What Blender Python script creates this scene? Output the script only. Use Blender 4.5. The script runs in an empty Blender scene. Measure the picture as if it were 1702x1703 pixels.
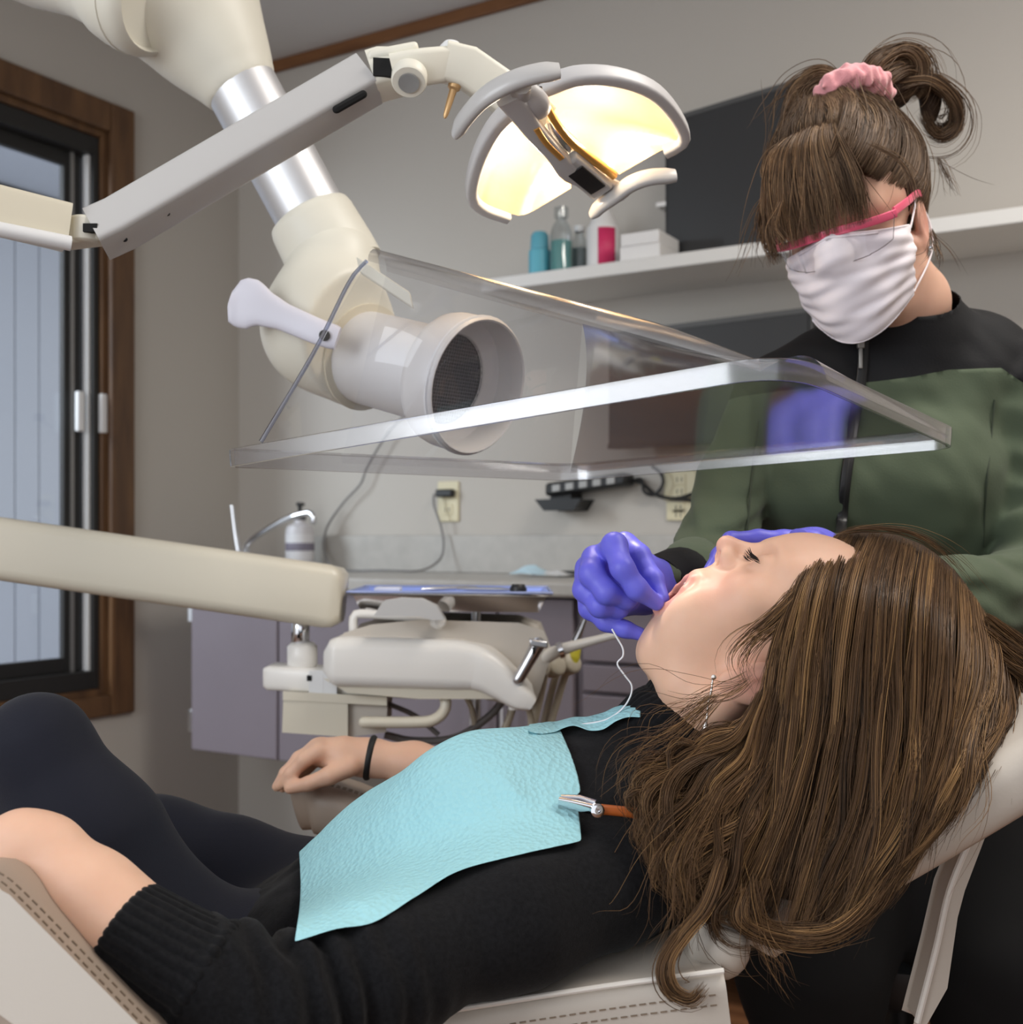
import bpy, bmesh, math, random
import numpy as np
from mathutils import Vector, Matrix

SC = bpy.context.scene
COL = SC.collection
rnd = random.Random(7)

# ------------------------------------------------------------------ camera, world, light, exposure
W_PX, H_PX = 1702, 1703
F_PX, CX_PX, HOR_PX = 1933.0, 851.0, 900.0
CAM_H = 0.95
YAW = math.atan2(0.511, 0.8595)
cam_d = bpy.data.cameras.new('camera')
cam_d.sensor_width = 36.0
cam_d.sensor_fit = 'HORIZONTAL'
cam_d.lens = 36.0 * F_PX / W_PX
cam_d.shift_y = (HOR_PX - H_PX / 2) / W_PX
cam_d.clip_start = 0.05
cam_d.dof.use_dof = True
cam_d.dof.focus_distance = 1.0
cam_d.dof.aperture_fstop = 8.0
cam = bpy.data.objects.new('camera', cam_d)
cam.location = (0, 0, CAM_H)
cam.rotation_euler = (math.pi / 2, 0, YAW)
COL.objects.link(cam)
SC.camera = cam

world = bpy.data.worlds.new('world')
SC.world = world
world.use_nodes = True
bgn = world.node_tree.nodes['Background']
bgn.inputs['Color'].default_value = (0.93, 0.96, 1.0, 1)
bgn.inputs['Strength'].default_value = 1.25

SC.view_settings.view_transform = 'Standard'
SC.view_settings.look = 'None'
SC.view_settings.exposure = 0.0
SC.view_settings.gamma = 1.0
SC.view_settings.use_curve_mapping = False
SC.cycles.max_bounces = 8
SC.cycles.transparent_max_bounces = 24
SC.cycles.caustics_reflective = False
SC.cycles.caustics_refractive = False
SC.cycles.sample_clamp_indirect = 6.0

CU, CN = 0.8595, 0.511
def W(c):
    """camera-aligned metres (right, depth, height from eye) to room metres"""
    a = np.asarray(c, dtype=np.float64)
    x, d, h = a[..., 0], a[..., 1], a[..., 2]
    return np.stack([CU * x - CN * d, CN * x + CU * d, h + CAM_H], -1)
def P(px, py, d):
    """a sighted point: direction through the lens and a distance, in camera-aligned metres"""
    return np.array([(px - CX_PX) / F_PX * d, d, (HOR_PX - py) / F_PX * d])
def PW(px, py, d): return W(P(px, py, d))
WALL_Y, WALL_X = 2.714, -2.616
def back(px, py, off=0.0):
    d = (WALL_Y - off) / ((px - CX_PX) / F_PX * CN + CU)
    return PW(px, py, d)
def left(px, py, off=0.0):
    d = (WALL_X + off) / ((px - CX_PX) / F_PX * CU - CN)
    return PW(px, py, d)
def floorpt(px, py, z=0.0):
    d = (CAM_H - z) * F_PX / (py - HOR_PX)
    return PW(px, py, d)

def area_light(name, loc, target, size, size_y, power, color, spread=math.pi):
    l = bpy.data.lights.new(name, 'AREA')
    l.shape = 'RECTANGLE'; l.size = size; l.size_y = size_y
    l.energy = power; l.color = color; l.spread = spread
    o = bpy.data.objects.new(name, l)
    o.location = loc
    o.rotation_euler = (Vector(target) - Vector(loc)).to_track_quat('-Z', 'Y').to_euler()
    COL.objects.link(o)
    return o
# fluorescent ceiling panel above the chair, daylight from the room's front window, daylight at the side window
area_light('ceiling_panel_light', (0.5, 1.35, 2.40), (0.5, 1.35, 0), 1.2, 0.6, 36, (1.0, 0.95, 0.88))
area_light('front_window_light', (-1.3, -1.35, 1.6), (0.0, 1.2, 0.9), 1.2, 1.3, 26, (0.9, 0.95, 1.0))
area_light('outdoor_light', (-3.75, 0.2, 2.2), (-4.3, 2.4, 0.9), 1.2, 1.6, 170, (0.86, 0.93, 1.0))

# ------------------------------------------------------------------ geometry helpers
def cat(*gs):
    V, F, n = [], [], 0
    for v, f in gs:
        V.append(np.asarray(v, dtype=np.float64).reshape(-1, 3)); F += [tuple(i + n for i in q) for q in f]; n += len(V[-1])
    return np.concatenate(V), F
def boxg(lo, hi):
    (x0, y0, z0), (x1, y1, z1) = lo, hi
    v = [(x0,y0,z0),(x1,y0,z0),(x1,y1,z0),(x0,y1,z0),(x0,y0,z1),(x1,y0,z1),(x1,y1,z1),(x0,y1,z1)]
    f = [(3,2,1,0),(4,5,6,7),(0,1,5,4),(1,2,6,5),(2,3,7,6),(3,0,4,7)]
    return np.array(v, float), f
def obox(c, ax, ay, az):
    """box from a centre and three half-axis vectors"""
    c, ax, ay, az = (np.asarray(k, float) for k in (c, ax, ay, az))
    if np.dot(np.cross(ax, ay), az) < 0: az = -az
    v, f = boxg((-1,-1,-1), (1,1,1))
    return c + v[:, :1]*ax + v[:, 1:2]*ay + v[:, 2:]*az, f
def prism(poly, vec):
    """outline (3D points) swept along vec"""
    p = np.asarray(poly, float); n = len(p); vec = np.asarray(vec, float)
    nrm = sum(np.cross(p[i]-p[0], p[i+1]-p[0]) for i in range(1, n-1))
    if np.dot(nrm, vec) > 0: p = p[::-1]
    v = np.concatenate([p, p + vec])
    f = [tuple(range(n)), tuple(range(2*n-1, n-1, -1))]
    f += [(i, i+n, (i+1) % n + n, (i+1) % n) for i in range(n)]
    return v, [tuple(q[::-1]) if k > 1 else q for k, q in enumerate(f)]
def unit(v):
    v = np.asarray(v, float); return v / (np.linalg.norm(v) + 1e-12)
def spline(pts, n):
    """Catmull-Rom through points (any dimension), n samples"""
    p = np.asarray(pts, float)
    if len(p) == 2: return p[0] + (p[1]-p[0]) * np.linspace(0, 1, n)[:, None]
    q = np.concatenate([[2*p[0]-p[1]], p, [2*p[-1]-p[-2]]])
    L = np.concatenate([[0], np.cumsum(np.linalg.norm(np.diff(p[:, :3], axis=0), axis=1))])
    s = np.linspace(0, L[-1], n)
    i = np.clip(np.searchsorted(L, s, side='right') - 1, 0, len(p)-2)
    t = ((s - L[i]) / np.maximum(L[i+1]-L[i], 1e-9))[:, None]
    a, b, c, d = q[i], q[i+1], q[i+2], q[i+3]
    return 0.5*((2*b) + (-a+c)*t + (2*a-5*b+4*c-d)*t*t + (-a+3*b-3*c+d)*t**3)
def frames(path, hint=None):
    p = np.asarray(path, float); T = np.gradient(p, axis=0)
    T /= np.linalg.norm(T, axis=1)[:, None] + 1e-12
    h = np.array(hint if hint is not None else ((0, 0, 1) if abs(T[0][2]) < .9 else (1, 0, 0)), float)
    N = []; u = h
    for t in T:
        if hint is not None: u = h
        u = unit(u - t*np.dot(u, t)); N.append(u)
    N = np.array(N); B = np.cross(T, N)
    return T, N, B
def ring_faces(m, n, cap0=True, cap1=True, closed=False):
    f = []
    for i in range(m - (0 if closed else 1)):
        a, b = i*n, ((i+1) % m)*n
        f += [(a+j, a+(j+1) % n, b+(j+1) % n, b+j) for j in range(n)]
    if not closed:
        if cap0: f.append(tuple(range(n-1, -1, -1)))
        if cap1: f.append(tuple((m-1)*n + j for j in range(n)))
    return f
def sweep(path, prof, hint=None, scale=None, closed=False, caps=True):
    """2D profile (N,B coords) carried along a path"""
    p = np.asarray(path, float)
    if closed:
        q = np.concatenate([p[-1:], p, p[:1]]); T, N, B = frames(q, hint); N, B = N[1:-1], B[1:-1]
    else: T, N, B = frames(p, hint)
    prof = np.asarray(prof, float)
    s = np.ones((len(p), 2)) if scale is None else np.broadcast_to(np.asarray(scale, float).reshape(len(p), -1), (len(p), 2))
    v = p[:, None] + N[:, None]*(prof[None, :, :1]*s[:, None, :1]) + B[:, None]*(prof[None, :, 1:]*s[:, None, 1:])
    return v.reshape(-1, 3), ring_faces(len(p), len(prof), caps, caps, closed)
def circ(n, r=1.0, r2=None, pw=1.0):
    a = np.arange(n)*2*math.pi/n
    c, s = np.cos(a), np.sin(a)
    c, s = np.sign(c)*abs(c)**pw, np.sign(s)*abs(s)**pw
    return np.stack([c*r, s*(r if r2 is None else r2)], 1)
def tube(path, r, n=12, hint=None, round_ends=False, pw=1.0, flat=1.0, closed=False):
    p = np.asarray(path, float); r = np.broadcast_to(np.asarray(r, float), (len(p),)).copy()
    if round_ends:
        k = 4; t0, t1 = unit(p[0]-p[1]), unit(p[-1]-p[-2])
        a = np.linspace(0, math.pi/2*.97, k+1)[1:]
        p = np.concatenate([[p[0]+t0*r[0]*math.sin(x) for x in a[::-1]], p, [p[-1]+t1*r[-1]*math.sin(x) for x in a]])
        r = np.concatenate([[r[0]*math.cos(x) for x in a[::-1]], r, [r[-1]*math.cos(x) for x in a]])
    sc = np.stack([r, r*flat], 1)
    return sweep(p, circ(n, pw=pw), hint, sc, closed)
def lathe(o, axis, prof, n=24, caps=True):
    """prof: (radius, distance along axis)"""
    o = np.asarray(o, float); t = unit(axis)
    h = np.array((0, 0, 1.) if abs(t[2]) < .9 else (1., 0, 0)); u = unit(h - t*np.dot(h, t)); b = np.cross(t, u)
    a = np.arange(n)*2*math.pi/n
    ring = np.cos(a)[:, None]*u + np.sin(a)[:, None]*b
    v = np.concatenate([o + t*z + ring*r for r, z in prof])
    return v, ring_faces(len(prof), n, caps, caps)
def grid(G):
    """G: (m,n,3) points to a sheet"""
    m, n = G.shape[:2]
    f = [(i*n+j, i*n+j+1, (i+1)*n+j+1, (i+1)*n+j) for i in range(m-1) for j in range(n-1)]
    return G.reshape(-1, 3), f
def rrect(w, h, r, k=4):
    pts = []
    for cx, cy, a0 in ((w-r, h-r, 0), (-w+r, h-r, 90), (-w+r, -h+r, 180), (w-r, -h+r, 270)):
        for i in range(k+1):
            a = math.radians(a0 + 90*i/k); pts.append((cx+r*math.cos(a), cy+r*math.sin(a)))
    return np.array(pts)
def toW(g): return W(g[0]), g[1]

# ------------------------------------------------------------------ objects
def make_mesh(name, g, smooth=40):
    v, f = g
    me = bpy.data.meshes.new(name)
    v = np.asarray(v, np.float64)
    if isinstance(f, np.ndarray):
        k = f.shape[1]
        me.vertices.add(len(v)); me.vertices.foreach_set('co', v.astype(np.float32).ravel())
        me.loops.add(f.size); me.loops.foreach_set('vertex_index', f.astype(np.int32).ravel())
        me.polygons.add(len(f)); me.polygons.foreach_set('loop_start', np.arange(0, f.size, k, dtype=np.int32))
        me.update(calc_edges=True)
    else:
        me.from_pydata(v.tolist(), [], [tuple(int(i) for i in q) for q in f]); me.update()
    if smooth:
        me.polygons.foreach_set('use_smooth', np.ones(len(me.polygons), dtype=bool))
        if smooth < 180: me.set_sharp_from_angle(angle=math.radians(smooth))
    return me
def obj(name, g, m, parent=None, bevel=0.0, smooth=40, sub=0, solid=0.0, seg=2, label=None, kind=None):
    """one mesh object in room coordinates, as a part of parent"""
    v, f = g
    v = np.asarray(v, float)
    o0 = np.zeros(3)
    q = parent
    while q is not None: o0 += np.array(q.location); q = q.parent
    base = np.zeros(3)
    if parent is None:
        base = np.array([(v[:,0].min()+v[:,0].max())/2, (v[:,1].min()+v[:,1].max())/2, v[:,2].min()])
    me = make_mesh(name, (v - o0 - base, f), smooth)
    o = bpy.data.objects.new(name, me)
    o.location = base
    COL.objects.link(o)
    if m is not None:
        for k in (m if isinstance(m, (list, tuple)) else [m]): me.materials.append(k)
    if parent is not None: o.parent = parent
    if solid:
        k = o.modifiers.new('solid', 'SOLIDIFY'); k.thickness = solid; k.offset = 0
    if bevel:
        k = o.modifiers.new('bevel', 'BEVEL'); k.width = bevel; k.segments = seg; k.limit_method = 'ANGLE'; k.angle_limit = math.radians(35)
        k.harden_normals = False
    if sub:
        k = o.modifiers.new('sub', 'SUBSURF'); k.levels = sub; k.render_levels = sub
    if label: o['label'] = label
    if kind: o['kind'] = kind
    return o
def thing(name, label, cat_, loc, group=None):
    o = bpy.data.objects.new(name, None); o.empty_display_size = 0.05
    o.location = Vector(loc); COL.objects.link(o)
    o['label'] = label; o['category'] = cat_
    if group: o['group'] = group
    return o
def tag(o, label, cat_, group=None):
    o['label'] = label; o['category'] = cat_
    if group: o['group'] = group
    return o
def struct(name, g, m, parent=None, **k):
    o = obj(name, g, m, parent, **k)
    if parent is None: o['kind'] = 'structure'
    return o
def text_geo(s, size, origin, right, up, extrude=0.0004):
    """lettering turned into mesh, laid at origin along right/up"""
    cu = bpy.data.curves.new('t', 'FONT'); cu.body = s; cu.size = size; cu.extrude = extrude; cu.resolution_u = 2
    to = bpy.data.objects.new('t', cu); COL.objects.link(to)
    dg = bpy.context.evaluated_depsgraph_get()
    me = to.evaluated_get(dg).to_mesh()
    v = np.array([list(x.co) for x in me.vertices]); f = [tuple(p.vertices) for p in me.polygons]
    to.evaluated_get(dg).to_mesh_clear()
    bpy.data.objects.remove(to); bpy.data.curves.remove(cu)
    r, u = unit(right), unit(up); n = np.cross(r, u)
    return np.asarray(origin) + v[:, :1]*r + v[:, 1:2]*u + v[:, 2:]*n, f

# ------------------------------------------------------------------ materials
def mat(name, color, rough=0.5, metal=0.0, spec=0.5, bump=None, vary=None, trans=0.0, alpha=1.0, ior=1.45,
        emit=None, sss=0.0, sheen=0.0, coat=0.0, aniso=0.0):
    """bump: (scale, strength, distance)  vary: (scale, amount)"""
    m = bpy.data.materials.new(name); m.use_nodes = True
    nt = m.node_tree; b = nt.nodes['Principled BSDF']
    b.inputs['Base Color'].default_value = (*color, 1)
    b.inputs['Roughness'].default_value = rough
    b.inputs['Metallic'].default_value = metal
    b.inputs['Specular IOR Level'].default_value = spec
    b.inputs['IOR'].default_value = ior
    b.inputs['Transmission Weight'].default_value = trans
    b.inputs['Alpha'].default_value = alpha
    b.inputs['Coat Weight'].default_value = coat
    b.inputs['Sheen Weight'].default_value = sheen
    b.inputs['Anisotropic'].default_value = aniso
    if sss:
        b.inputs['Subsurface Weight'].default_value = sss
        b.inputs['Subsurface Radius'].default_value = (0.010, 0.004, 0.002)
        b.inputs['Subsurface Scale'].default_value = 0.6
    if emit:
        b.inputs['Emission Color'].default_value = (*emit[0], 1); b.inputs['Emission Strength'].default_value = emit[1]
    tc = nt.nodes.new('ShaderNodeTexCoord')
    if vary:
        n = nt.nodes.new('ShaderNodeTexNoise'); n.inputs['Scale'].default_value = vary[0]; n.inputs['Detail'].default_value = 4
        nt.links.new(tc.outputs['Object'], n.inputs['Vector'])
        r = nt.nodes.new('ShaderNodeValToRGB')
        a = vary[1]
        r.color_ramp.elements[0].position = .3; r.color_ramp.elements[1].position = .7
        r.color_ramp.elements[0].color = (*[c*(1-a) for c in color], 1); r.color_ramp.elements[1].color = (*[min(1, c*(1+a)) for c in color], 1)
        nt.links.new(n.outputs['Fac'], r.inputs['Fac']); nt.links.new(r.outputs['Color'], b.inputs['Base Color'])
    if bump:
        n = nt.nodes.new('ShaderNodeTexNoise'); n.inputs['Scale'].default_value = bump[0]; n.inputs['Detail'].default_value = 3
        nt.links.new(tc.outputs['Object'], n.inputs['Vector'])
        k = nt.nodes.new('ShaderNodeBump'); k.inputs['Strength'].default_value = bump[1]; k.inputs['Distance'].default_value = bump[2]
        nt.links.new(n.outputs['Fac'], k.inputs['Height']); nt.links.new(k.outputs['Normal'], b.inputs['Normal'])
    return m
def wood(name, c0, c1, axis_scale=(2, 2, 30), rough=0.45):
    m = mat(name, c0, rough); nt = m.node_tree; b = nt.nodes['Principled BSDF']
    tc = nt.nodes.new('ShaderNodeTexCoord'); mp = nt.nodes.new('ShaderNodeMapping'); mp.inputs['Scale'].default_value = axis_scale
    n = nt.nodes.new('ShaderNodeTexNoise'); n.inputs['Scale'].default_value = 3; n.inputs['Detail'].default_value = 6; n.inputs['Distortion'].default_value = .6
    r = nt.nodes.new('ShaderNodeValToRGB'); r.color_ramp.elements[0].position = .3; r.color_ramp.elements[1].position = .7
    r.color_ramp.elements[0].color = (*c0, 1); r.color_ramp.elements[1].color = (*c1, 1)
    nt.links.new(tc.outputs['Object'], mp.inputs['Vector']); nt.links.new(mp.outputs['Vector'], n.inputs['Vector'])
    nt.links.new(n.outputs['Fac'], r.inputs['Fac']); nt.links.new(r.outputs['Color'], b.inputs['Base Color'])
    return m
def clear_mat(name, tint=(0.97, 0.97, 0.98), rough=0.03, f0=0.06, f1=0.9, power=3.0):
    """thin clear plastic: sees through, reflects more at grazing angles"""
    m = bpy.data.materials.new(name); m.use_nodes = True; nt = m.node_tree; nt.nodes.clear()
    out = nt.nodes.new('ShaderNodeOutputMaterial'); mx = nt.nodes.new('ShaderNodeMixShader')
    tr = nt.nodes.new('ShaderNodeBsdfTransparent'); tr.inputs['Color'].default_value = (*tint, 1)
    gl = nt.nodes.new('ShaderNodeBsdfGlossy'); gl.inputs['Roughness'].default_value = rough
    lw = nt.nodes.new('ShaderNodeLayerWeight'); lw.inputs['Blend'].default_value = 0.5
    pw = nt.nodes.new('ShaderNodeMath'); pw.operation = 'POWER'; pw.inputs[1].default_value = power
    mr = nt.nodes.new('ShaderNodeMapRange'); mr.inputs['To Min'].default_value = f0; mr.inputs['To Max'].default_value = f1
    nt.links.new(lw.outputs['Facing'], pw.inputs[0]); nt.links.new(pw.outputs[0], mr.inputs['Value'])
    nt.links.new(mr.outputs['Result'], mx.inputs['Fac']); nt.links.new(tr.outputs[0], mx.inputs[1]); nt.links.new(gl.outputs[0], mx.inputs[2])
    nt.links.new(mx.outputs[0], out.inputs['Surface'])
    return m
def lin(r, g, b):
    return tuple((c/255/12.92 if c/255 <= .04045 else ((c/255+.055)/1.055)**2.4) for c in (r, g, b))

M = {}
M['wall'] = mat('wall_paint', lin(186, 180, 172), .85, bump=(180, .15, .002))
M['ceiling'] = mat('ceiling_paint', lin(215, 213, 212), .9, bump=(90, .2, .003))
M['floor'] = wood('floor_wood', lin(96, 62, 40), lin(132, 90, 60), (1, 14, 1))
M['wood'] = wood('window_wood', lin(76, 53, 36), lin(112, 81, 53), (9, 9, 1.2))
M['wood_trim'] = wood('trim_wood', lin(104, 66, 38), lin(132, 90, 56), (1.2, 9, 9))
M['dark_rubber'] = mat('dark_rubber', (.012, .012, .012), .6)
M['black_plastic'] = mat('black_plastic', (.014, .014, .015), .42)
M['alu'] = mat('window_aluminium', lin(150, 148, 145), .45, .6)
M['alu_dark'] = mat('dark_aluminium', lin(48, 47, 46), .5, .3)
M['white_plastic'] = mat('white_plastic', lin(226, 226, 226), .4)
M['cream'] = mat('cream_plastic', lin(226, 222, 208), .45)
M['cream_warm'] = mat('cream_beige_plastic', lin(216, 208, 188), .36, coat=.15)
M['grey_plastic'] = mat('grey_plastic', lin(188, 186, 184), .35, coat=.2)
M['steel'] = mat('brushed_steel', lin(205, 205, 208), .28, 1.0)
M['chrome'] = mat('chrome', lin(225, 226, 230), .1, 1.0)
M['satin_alu'] = mat('satin_aluminium', lin(216, 216, 218), .46, .8)
M['hole'] = mat('dark_recess', (.006, .006, .006), .9)
M['siding'] = mat('painted_siding', lin(168, 171, 180), .7, bump=(60, .2, .003))
M['glass'] = clear_mat('window_glass', (.93, .95, .96), .01, .05, .8, 4)
# ------------------------------------------------------------------ the room
CEIL = 2.43
RX1 = 2.6            # right-hand end of what is built
struct('floor', boxg((WALL_X-.12, -1.6, -.05), (RX1, WALL_Y+.1, 0)), M['floor'])
struct('ceiling', boxg((WALL_X-.12, -1.2, CEIL), (RX1, WALL_Y+.1, CEIL+.06)), M['ceiling'])
struct('wall_back', boxg((WALL_X-.14, WALL_Y, 0), (RX1, WALL_Y+.1, CEIL)), M['wall'])
WY0, WY1, WZ0, WZ1 = 0.95, 2.205, 0.520, 2.088     # window opening
xa, xb = WALL_X-.14, WALL_X
struct('wall_left', cat(boxg((xa, -1.6, 0), (xb, WALL_Y, WZ0)), boxg((xa, -1.6, WZ1), (xb, WALL_Y, CEIL)),
       boxg((xa, -1.6, WZ0), (xb, WY0, WZ1)), boxg((xa, WY1, WZ0), (xb, WALL_Y, WZ1))), M['wall'])
struct('wall_right', boxg((RX1, -1.6, 0), (RX1+.1, WALL_Y+.1, CEIL)), M['wall'])
struct('trim_1', boxg((WALL_X, WALL_Y-.016, CEIL-.036), (RX1, WALL_Y, CEIL)), M['wood_trim'], bevel=.004)
struct('baseboard_back', boxg((WALL_X+.016, WALL_Y-.016, 0), (RX1, WALL_Y, .05)), M['wood_trim'], bevel=.004)
struct('baseboard_left', boxg((WALL_X, -1.6, 0), (WALL_X+.016, WALL_Y-.016, .05)), M['wood'], bevel=.004)

win = bpy.data.objects.new('window_1', None); COL.objects.link(win); win.location = (WALL_X, (WY0+WY1)/2, WZ0)
win['kind'] = 'structure'
cw = .078; cb = .054
for lo, hi in (((xb-.002, WY1-.004, WZ0-cb), (xb+.02, WY1+cw, WZ1+cw)), ((xb-.002, WY0-cw, WZ0-cb), (xb+.02, WY0+.004, WZ1+cw)),
               ((xb-.002, WY0+.004, WZ1-.004), (xb+.019, WY1-.004, WZ1+cw)), ((xb-.002, WY0+.004, WZ0-cb), (xb+.019, WY1-.004, WZ0+.004))):
    obj('casing', boxg(lo, hi), M['wood'], win, bevel=.005)
jm = lambda lo, hi: obj('jamb', boxg(lo, hi), M['wood'], win, bevel=.002)
jm((xa, WY1-.022, WZ0), (xb, WY1, WZ1)); jm((xa, WY0, WZ0), (xb, WY0+.022, WZ1))
jm((xa, WY0+.022, WZ1-.022), (xb, WY1-.022, WZ1)); jm((xa, WY0+.022, WZ0), (xb, WY1-.022, WZ0+.022))
y0, y1, z0, z1 = WY0+.022, WY1-.022, WZ0+.022, WZ1-.022
# outer dark track frame, then two sliding sashes
def ring(name, x0, x1, ya, yb, za, zb, w, m, wt=None):
    wt = wt or w
    return obj(name, cat(boxg((x0, ya, za), (x1, ya+w, zb)), boxg((x0, yb-w, za), (x1, yb, zb)),
               boxg((x0, ya+w, za), (x1, yb-w, za+wt)), boxg((x0, ya+w, zb-wt), (x1, yb-w, zb))), m, win, bevel=.002)
ring('track_frame', xb-.078, xb-.010, y0, y1, z0, z1, .02, M['alu_dark'], .05)
obj('screen_stile', boxg((xb-.045, y1-.028, z0+.05), (xb-.024, y1+.002, z1-.05)), M['white_plastic'], win, bevel=.002)
ring('sash', xb-.070, xb-.050, (y0+y1)/2-.05, y1-.03, z0+.05, z1-.05, .055, M['alu_dark'], .04)
ring('sash', xb-.076, xb-.056, y0+.026, (y0+y1)/2-.01, z0+.05, z1-.05, .045, M['alu_dark'], .04)
obj('sash_edge', boxg((xb-.050, y1-.066, z0+.05), (xb-.044, y1-.056, z1-.05)), M['alu'], win)
obj('pane', boxg((xb-.062, (y0+y1)/2-.0, z0+.09), (xb-.058, y1-.083, z1-.09)), M['glass'], win)
obj('pane', boxg((xb-.068, y0+.06, z0+.09), (xb-.064, (y0+y1)/2-.055, z1-.09)), M['glass'], win)
for yy, xx in ((left(131, 690, -.022)[1], xb-.022), (left(172, 690, -.004)[1], xb-.010)):
    zc = left(140, 690, -.08)[2]
    obj('latch', boxg((xx-.004, yy-.011, zc-.055), (xx+.012, yy+.011, zc+.055)), M['white_plastic'], win, bevel=.004, label='white plastic latch')

# neighbouring wall of painted boards outside the window
sid = bpy.data.objects.new('exterior_wall', None); COL.objects.link(sid); sid.location = (-4.3, 2.0, 0); sid['kind'] = 'structure'
bw = .118
for i in range(26):
    ya = .9 + i*bw
    obj('plank', boxg((-4.32, ya+.002, -.2), (-4.3, ya+bw-.004, 2.42)), M['siding'], sid, bevel=.003, smooth=0)
obj('sheathing', boxg((-4.36, .8, -.2), (-4.325, 4.1, 2.45)), M['alu_dark'], sid)
struct('exterior_soffit', boxg((-4.36, .5, 2.45), (-3.15, 4.2, 2.5)), M['siding'])
struct('exterior_ground', boxg((-5.0, -.5, -.3), (WALL_X-.15, 4.4, -.22)), M['siding'])

# ------------------------------------------------------------------ counter run along the back wall
FY = 2.25                                    # cabinet fronts
cabm = mat('cabinet_laminate', lin(124, 115, 122), .5, vary=(3, .05))
ctm = mat('counter_laminate', lin(176, 172, 166), .4, vary=(30, .06))
x_l = -2.345
def onfront(px, py): 
    d = FY/((px-CX_PX)/F_PX*CN + CU); return PW(px, py, d)
ztop = .862; zb_ = .385
ct = obj('countertop', cat(boxg((x_l-.02, FY-.03, ztop-.035), (1.25, WALL_Y, ztop))), ctm, bevel=.008)
tag(ct, 'long grey laminate countertop on the purple-grey cabinets along the back wall', 'countertop')
bs = obj('backsplash', boxg((x_l-.02, WALL_Y-.018, ztop), (1.25, WALL_Y, ztop+.105)), ctm, bevel=.003)
tag(bs, 'low grey backsplash strip standing on the countertop against the wall', 'backsplash')
seams = [x_l, onfront(462, 1100)[0], onfront(790, 1100)[0]+.06, onfront(955, 1100)[0]]
labels = ['purple-grey cabinet at the far end of the counter, beside the window wall',
          'purple-grey cabinet behind the beige delivery arm post', 'purple-grey cabinet behind the dental delivery unit with long handle']
for i in range(3):
    xa_, xb_ = seams[i], seams[i+1]
    t = thing('base_cabinet', labels[i], 'cabinet', ((xa_+xb_)/2, FY+.2, zb_), 'wall-hung cabinets under the counter')
    obj('carcass', boxg((xa_+.001, FY+.02, zb_), (xb_-.001, WALL_Y-.001, ztop-.036)), cabm, t)
    d_ = obj('door', boxg((xa_+.003, FY, zb_+.004), (xb_-.003, FY+.019, ztop-.04)), cabm, t, bevel=.003)
    hx = xb_-.05 if i != 2 else xa_+.03
    if i > 0:
        obj('handle', tube(np.array([(hx, FY-.002, zb_+.06), (hx, FY-.028, zb_+.065), (hx, FY-.028, ztop-.09), (hx, FY-.002, ztop-.085)]), .006, 8), M['steel'], d_)
    else:
        for zz in (zb_+.08, ztop-.1):
            obj('hinge', boxg((xa_-.012, FY+.002, zz-.03), (xa_+.006, FY+.016, zz+.03)), M['steel'], d_, bevel=.002)
t = thing('drawer_cabinet', 'grey drawer cabinet under the counter, behind the blue gloved hand', 'cabinet', (seams[3]+.3, FY+.2, .1))
xe = seams[3]+.62
obj('carcass', boxg((seams[3]+.001, FY+.02, .08), (xe, WALL_Y-.001, ztop-.036)), cabm, t)
zs = [ztop-.04, onfront(1050, 1107)[2], onfront(1050, 1158)[2], onfront(1050, 1240)[2], .09]
for a, b in zip(zs[:-1], zs[1:]):
    q = obj('drawer', boxg((seams[3]+.02, FY, b+.004), (xe-.004, FY+.019, a-.004)), cabm, t, bevel=.003)
    obj('pull', boxg((seams[3]+.26, FY-.014, a-.018), (seams[3]+.36, FY, a-.01)), M['steel'], q, bevel=.002)

# faucet
fx = np.array(PW(405, 925, (2.46)/((405-CX_PX)/F_PX*CN+CU)))
FD = 2.46/((405-CX_PX)/F_PX*CN+CU)
t = thing('faucet', 'chrome gooseneck faucet on the counter beside the soap bottle', 'faucet', (fx[0], fx[1], ztop))
obj('base', lathe((fx[0], fx[1], ztop), (0, 0, 1), [(.032, 0), (.03, .02), (.018, .028), (.016, .05), (.001, .052)], 20), M['chrome'], t)
pts = spline([PW(408, 935, FD), PW(410, 915, FD), PW(418, 898, FD-.02), PW(470, 866, FD-.1), PW(512, 853, FD-.14), PW(521, 858, FD-.15), PW(522, 868, FD-.15)], 30)
obj('spout', tube(pts, .0085, 12, round_ends=True), M['chrome'], t)
obj('lever', tube(spline([PW(398, 925, FD+.02), PW(392, 890, FD+.02), PW(386, 842, FD+.02)], 8), np.linspace(.009, .006, 8), 10, round_ends=True), M['chrome'], t)
# soap bottle
b0 = np.array(PW(499, 945, (2.6)/((499-CX_PX)/F_PX*CN+CU))); b0[2] = ztop
bt = lambda name, m, parent, prof, o=b0, n=24: obj(name, lathe(o, (0, 0, 1), prof, n), m, parent)
t = thing('soap_bottle', 'white pump soap bottle with grey label and black pump by the faucet', 'bottle', b0)
bt('body', mat('soap_white', lin(205, 202, 205), .4), t, [(.001, 0), (.039, 0), (.041, .006), (.041, .118), (.036, .132), (.016, .142), (.016, .15), (.001, .15)])
bt('label', mat('soap_label', lin(214, 212, 214), .5), t, [(.0415, .035), (.0417, .036), (.0417, .108), (.0415, .109)])
bt('label_band', mat('soap_band', lin(120, 114, 128), .5), t, [(.0419, .06), (.0421, .061), (.0421, .082), (.0419, .083)])
bt('pump', M['black_plastic'], t, [(.001, .15), (.018, .15), (.018, .164), (.006, .168), (.006, .19), (.011, .192), (.011, .2), (.001, .202)])
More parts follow.
